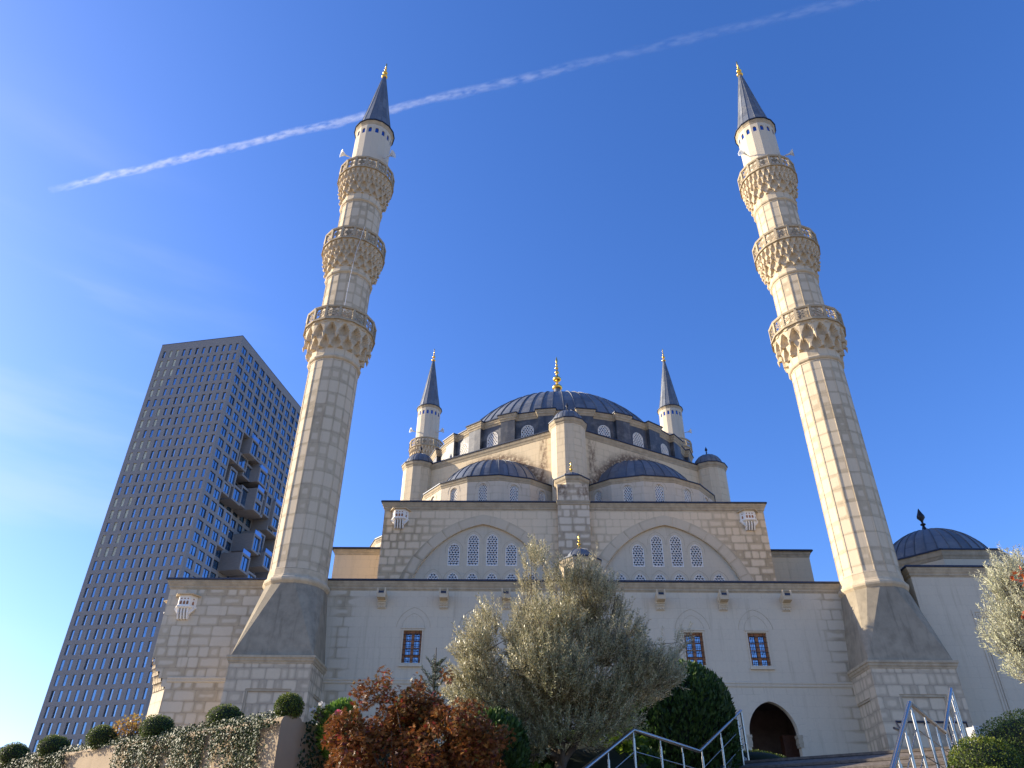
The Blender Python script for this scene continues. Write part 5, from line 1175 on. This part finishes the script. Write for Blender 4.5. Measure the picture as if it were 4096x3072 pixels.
# ivy over the planter wall
n = 42000; d = rng.random(n)*10.4; zz = PZL+.06-rng.random(n)**1.25*1.15
cov = (np.sin(d*2.1+1.)*.5+np.sin(d*5.3+zz*2.)*.3+np.sin(d*11.+zz*5)*.2)
hang = np.where(d < 4.5, .95+.4*np.sin(d*2.9+.6)+.25*np.sin(d*8.), np.where(d < 6.4, .05, .5+.2*np.sin(d*4)))
hang = np.where(d < .34, .16, hang); hang = np.where(np.abs(d-1.72) < .1, .12, hang); hang = np.where(np.abs(d-2.9) < .16, .1+.3*rng.random(n), hang)
keep = (PZL-zz < hang*(.75+.5*rng.random(n))) | ((rng.random(n) < .05) & (d < 4.6)); d, zz = d[keep], zz[keep]; n = len(d)
o_ = .02+rng.random(n)*.09+.05*np.maximum(0, np.sin(d*6.))*(zz > PZL-.6); top = zz > PZL-.02; o_ = np.where(top, -.25*rng.random(n), o_)
P = np.stack([P0_.x+pd.x*d+pn.x*o_, P0_.y+pd.y*d+pn.y*o_, zz+np.where(top, .05*rng.random(n), 0)], 1)
D = nz(np.array([pn.x*.35, pn.y*.35, -.75])+rng.normal(size=(n, 3))*.45); NN = nz(np.array([pn.x, pn.y, .35])+rng.normal(size=(n, 3))*.4)
iv = leafmesh('ivy', P, D, NN, rng.uniform(.026, .046, n), rng.uniform(.022, .038, n), M['ivy'], None, None, (*(P0_+pd*3), PZL), .12, .4)
tag(iv, 'variegated ivy hanging over the sunlit planter wall', 'ivy'); iv['kind'] = 'stuff'
# dark ground cover on the slopes
def cover(name, label, s0, s1, t0, t1, n, hgt):
    s = s0+(s1-s0)*rng.random(n); t = t0+(t1-t0)*rng.random(n); z = np.array([bank(q) for q in s])+rng.random(n)*hgt
    P = np.stack([S0.x+av.x*s+wv.x*t, S0.y+av.y*s+wv.y*t, z], 1); D = nz(rng.normal(size=(n, 3))+np.array([0, 0, .3])); NN = nz(np.array([0, -.3, 1.])+rng.normal(size=(n, 3))*.5)
    o = leafmesh(name, P, D, NN, rng.uniform(.05, .09, n), rng.uniform(.04, .06, n), M['cover'], None, None, (0, 0, 0), .1); tag(o, label, 'ground cover'); o['kind'] = 'stuff'
cover('ground_cover', 'dark evergreen ground cover on the slope left of the steps', -8.5, -.2, -4.1, -.5, 26000, .45)
cover('ground_cover', 'dark evergreen ground cover on the slope right of the steps', -8.5, -.2, 4.5, 9, 9000, .35)
n = 5000; q = rng.random(n)*3.2; z = PZL-.02-rng.random(n)**1.2*1.6; hd = np.array([.6, .8]); P = np.stack([P0_.x+.8*.03+hd[0]*(q+.38)+.8*rng.random(n)*.22, P0_.y+hd[1]*(q+.38)-.6*rng.random(n)*.22, z], 1)
o = leafmesh('hanging_ivy', P, nz(np.array([.3, -.2, -.8])+rng.normal(size=(n, 3))*.4), nz(np.array([.8, -.6, .3])+rng.normal(size=(n, 3))*.4), .055, .045, M['cover'], None, None, (0, 0, 0), .1); tag(o, 'dark ivy in the shade on the planter wall end beside the maple', 'ivy'); o['kind'] = 'stuff'
# ------------------------------------------------------------------ condensation trail high above
def contrail():
    N = NT('condensation_trail'); tc = N.n('TexCoord').outputs['Object']; px_, py_, pz_ = N.sep(tc)
    u, v, w = px_, py_, pz_
    n1 = N.noise(N.scale(tc, (.055, .16, .16)), 1., 5, .6); n2 = N.noise(N.scale(tc, (.012, .03, .03)), 1., 3, .5)
    wob = N.m_('MULTIPLY', N.m_('SUBTRACT', n2, .5), 13.)
    rad = N.m_('SQRT', N.m_('ADD', N.m_('MULTIPLY', N.m_('ADD', v, wob), N.m_('ADD', v, wob)), N.m_('MULTIPLY', w, w)))
    Rr = N.mapr(u, 0., 1300., 7.5, 10., False)
    body = N.mapr(N.m_('DIVIDE', rad, Rr), .25, 1., 1., 0.); body = N.m_('MULTIPLY', body, N.mapr(n1, .38, .62))
    fade = N.m_('MULTIPLY', N.mapr(u, 0., 130., .12, 1.), N.mapr(u, 330., 1050., 1., .10))
    den = N.m_('MULTIPLY', N.m_('MULTIPLY', body, fade), .055)
    p = N.n('VolumePrincipled'); N.set(p.inputs['Color'], (1., 1., 1.)); N.set(p.inputs['Density'], den); p.inputs['Anisotropy'].default_value = .2
    N.t.links.new(p.outputs[0], N.out.inputs['Volume']); return N.m
A_, B_ = Vector((-830, 897, 1000)), Vector((480, 556, 1000)); mb = MB()
mc = contrail(); dirv = (B_-A_).normalized(); Ln = (B_-A_).length; me = bpy.data.meshes.new('contrail'); rr_ = 17
vs = [(x, rr_*cos(2*pi*k/10), rr_*sin(2*pi*k/10)) for x in (0, Ln) for k in range(10)]
fs = [[k, (k+1) % 10, 10+(k+1) % 10, 10+k] for k in range(10)]+[list(range(9, -1, -1)), list(range(10, 20))]
me.from_pydata(vs, [], fs); me.materials.append(mc); me.update(); co = bpy.data.objects.new('contrail', me); COL.objects.link(co)
co.matrix_world = Matrix.Translation(A_) @ dirv.to_track_quat('X', 'Z').to_matrix().to_4x4()
tag(co, 'long white contrail crossing the blue sky behind the left minaret', 'contrail'); co['kind'] = 'stuff'
for mt in (mc,):
    try: mt.cycles.volume_step_rate = .02
    except Exception: pass
scene.cycles.volume_max_steps = 256; scene.cycles.max_bounces = 6; scene.cycles.transparent_max_bounces = 6
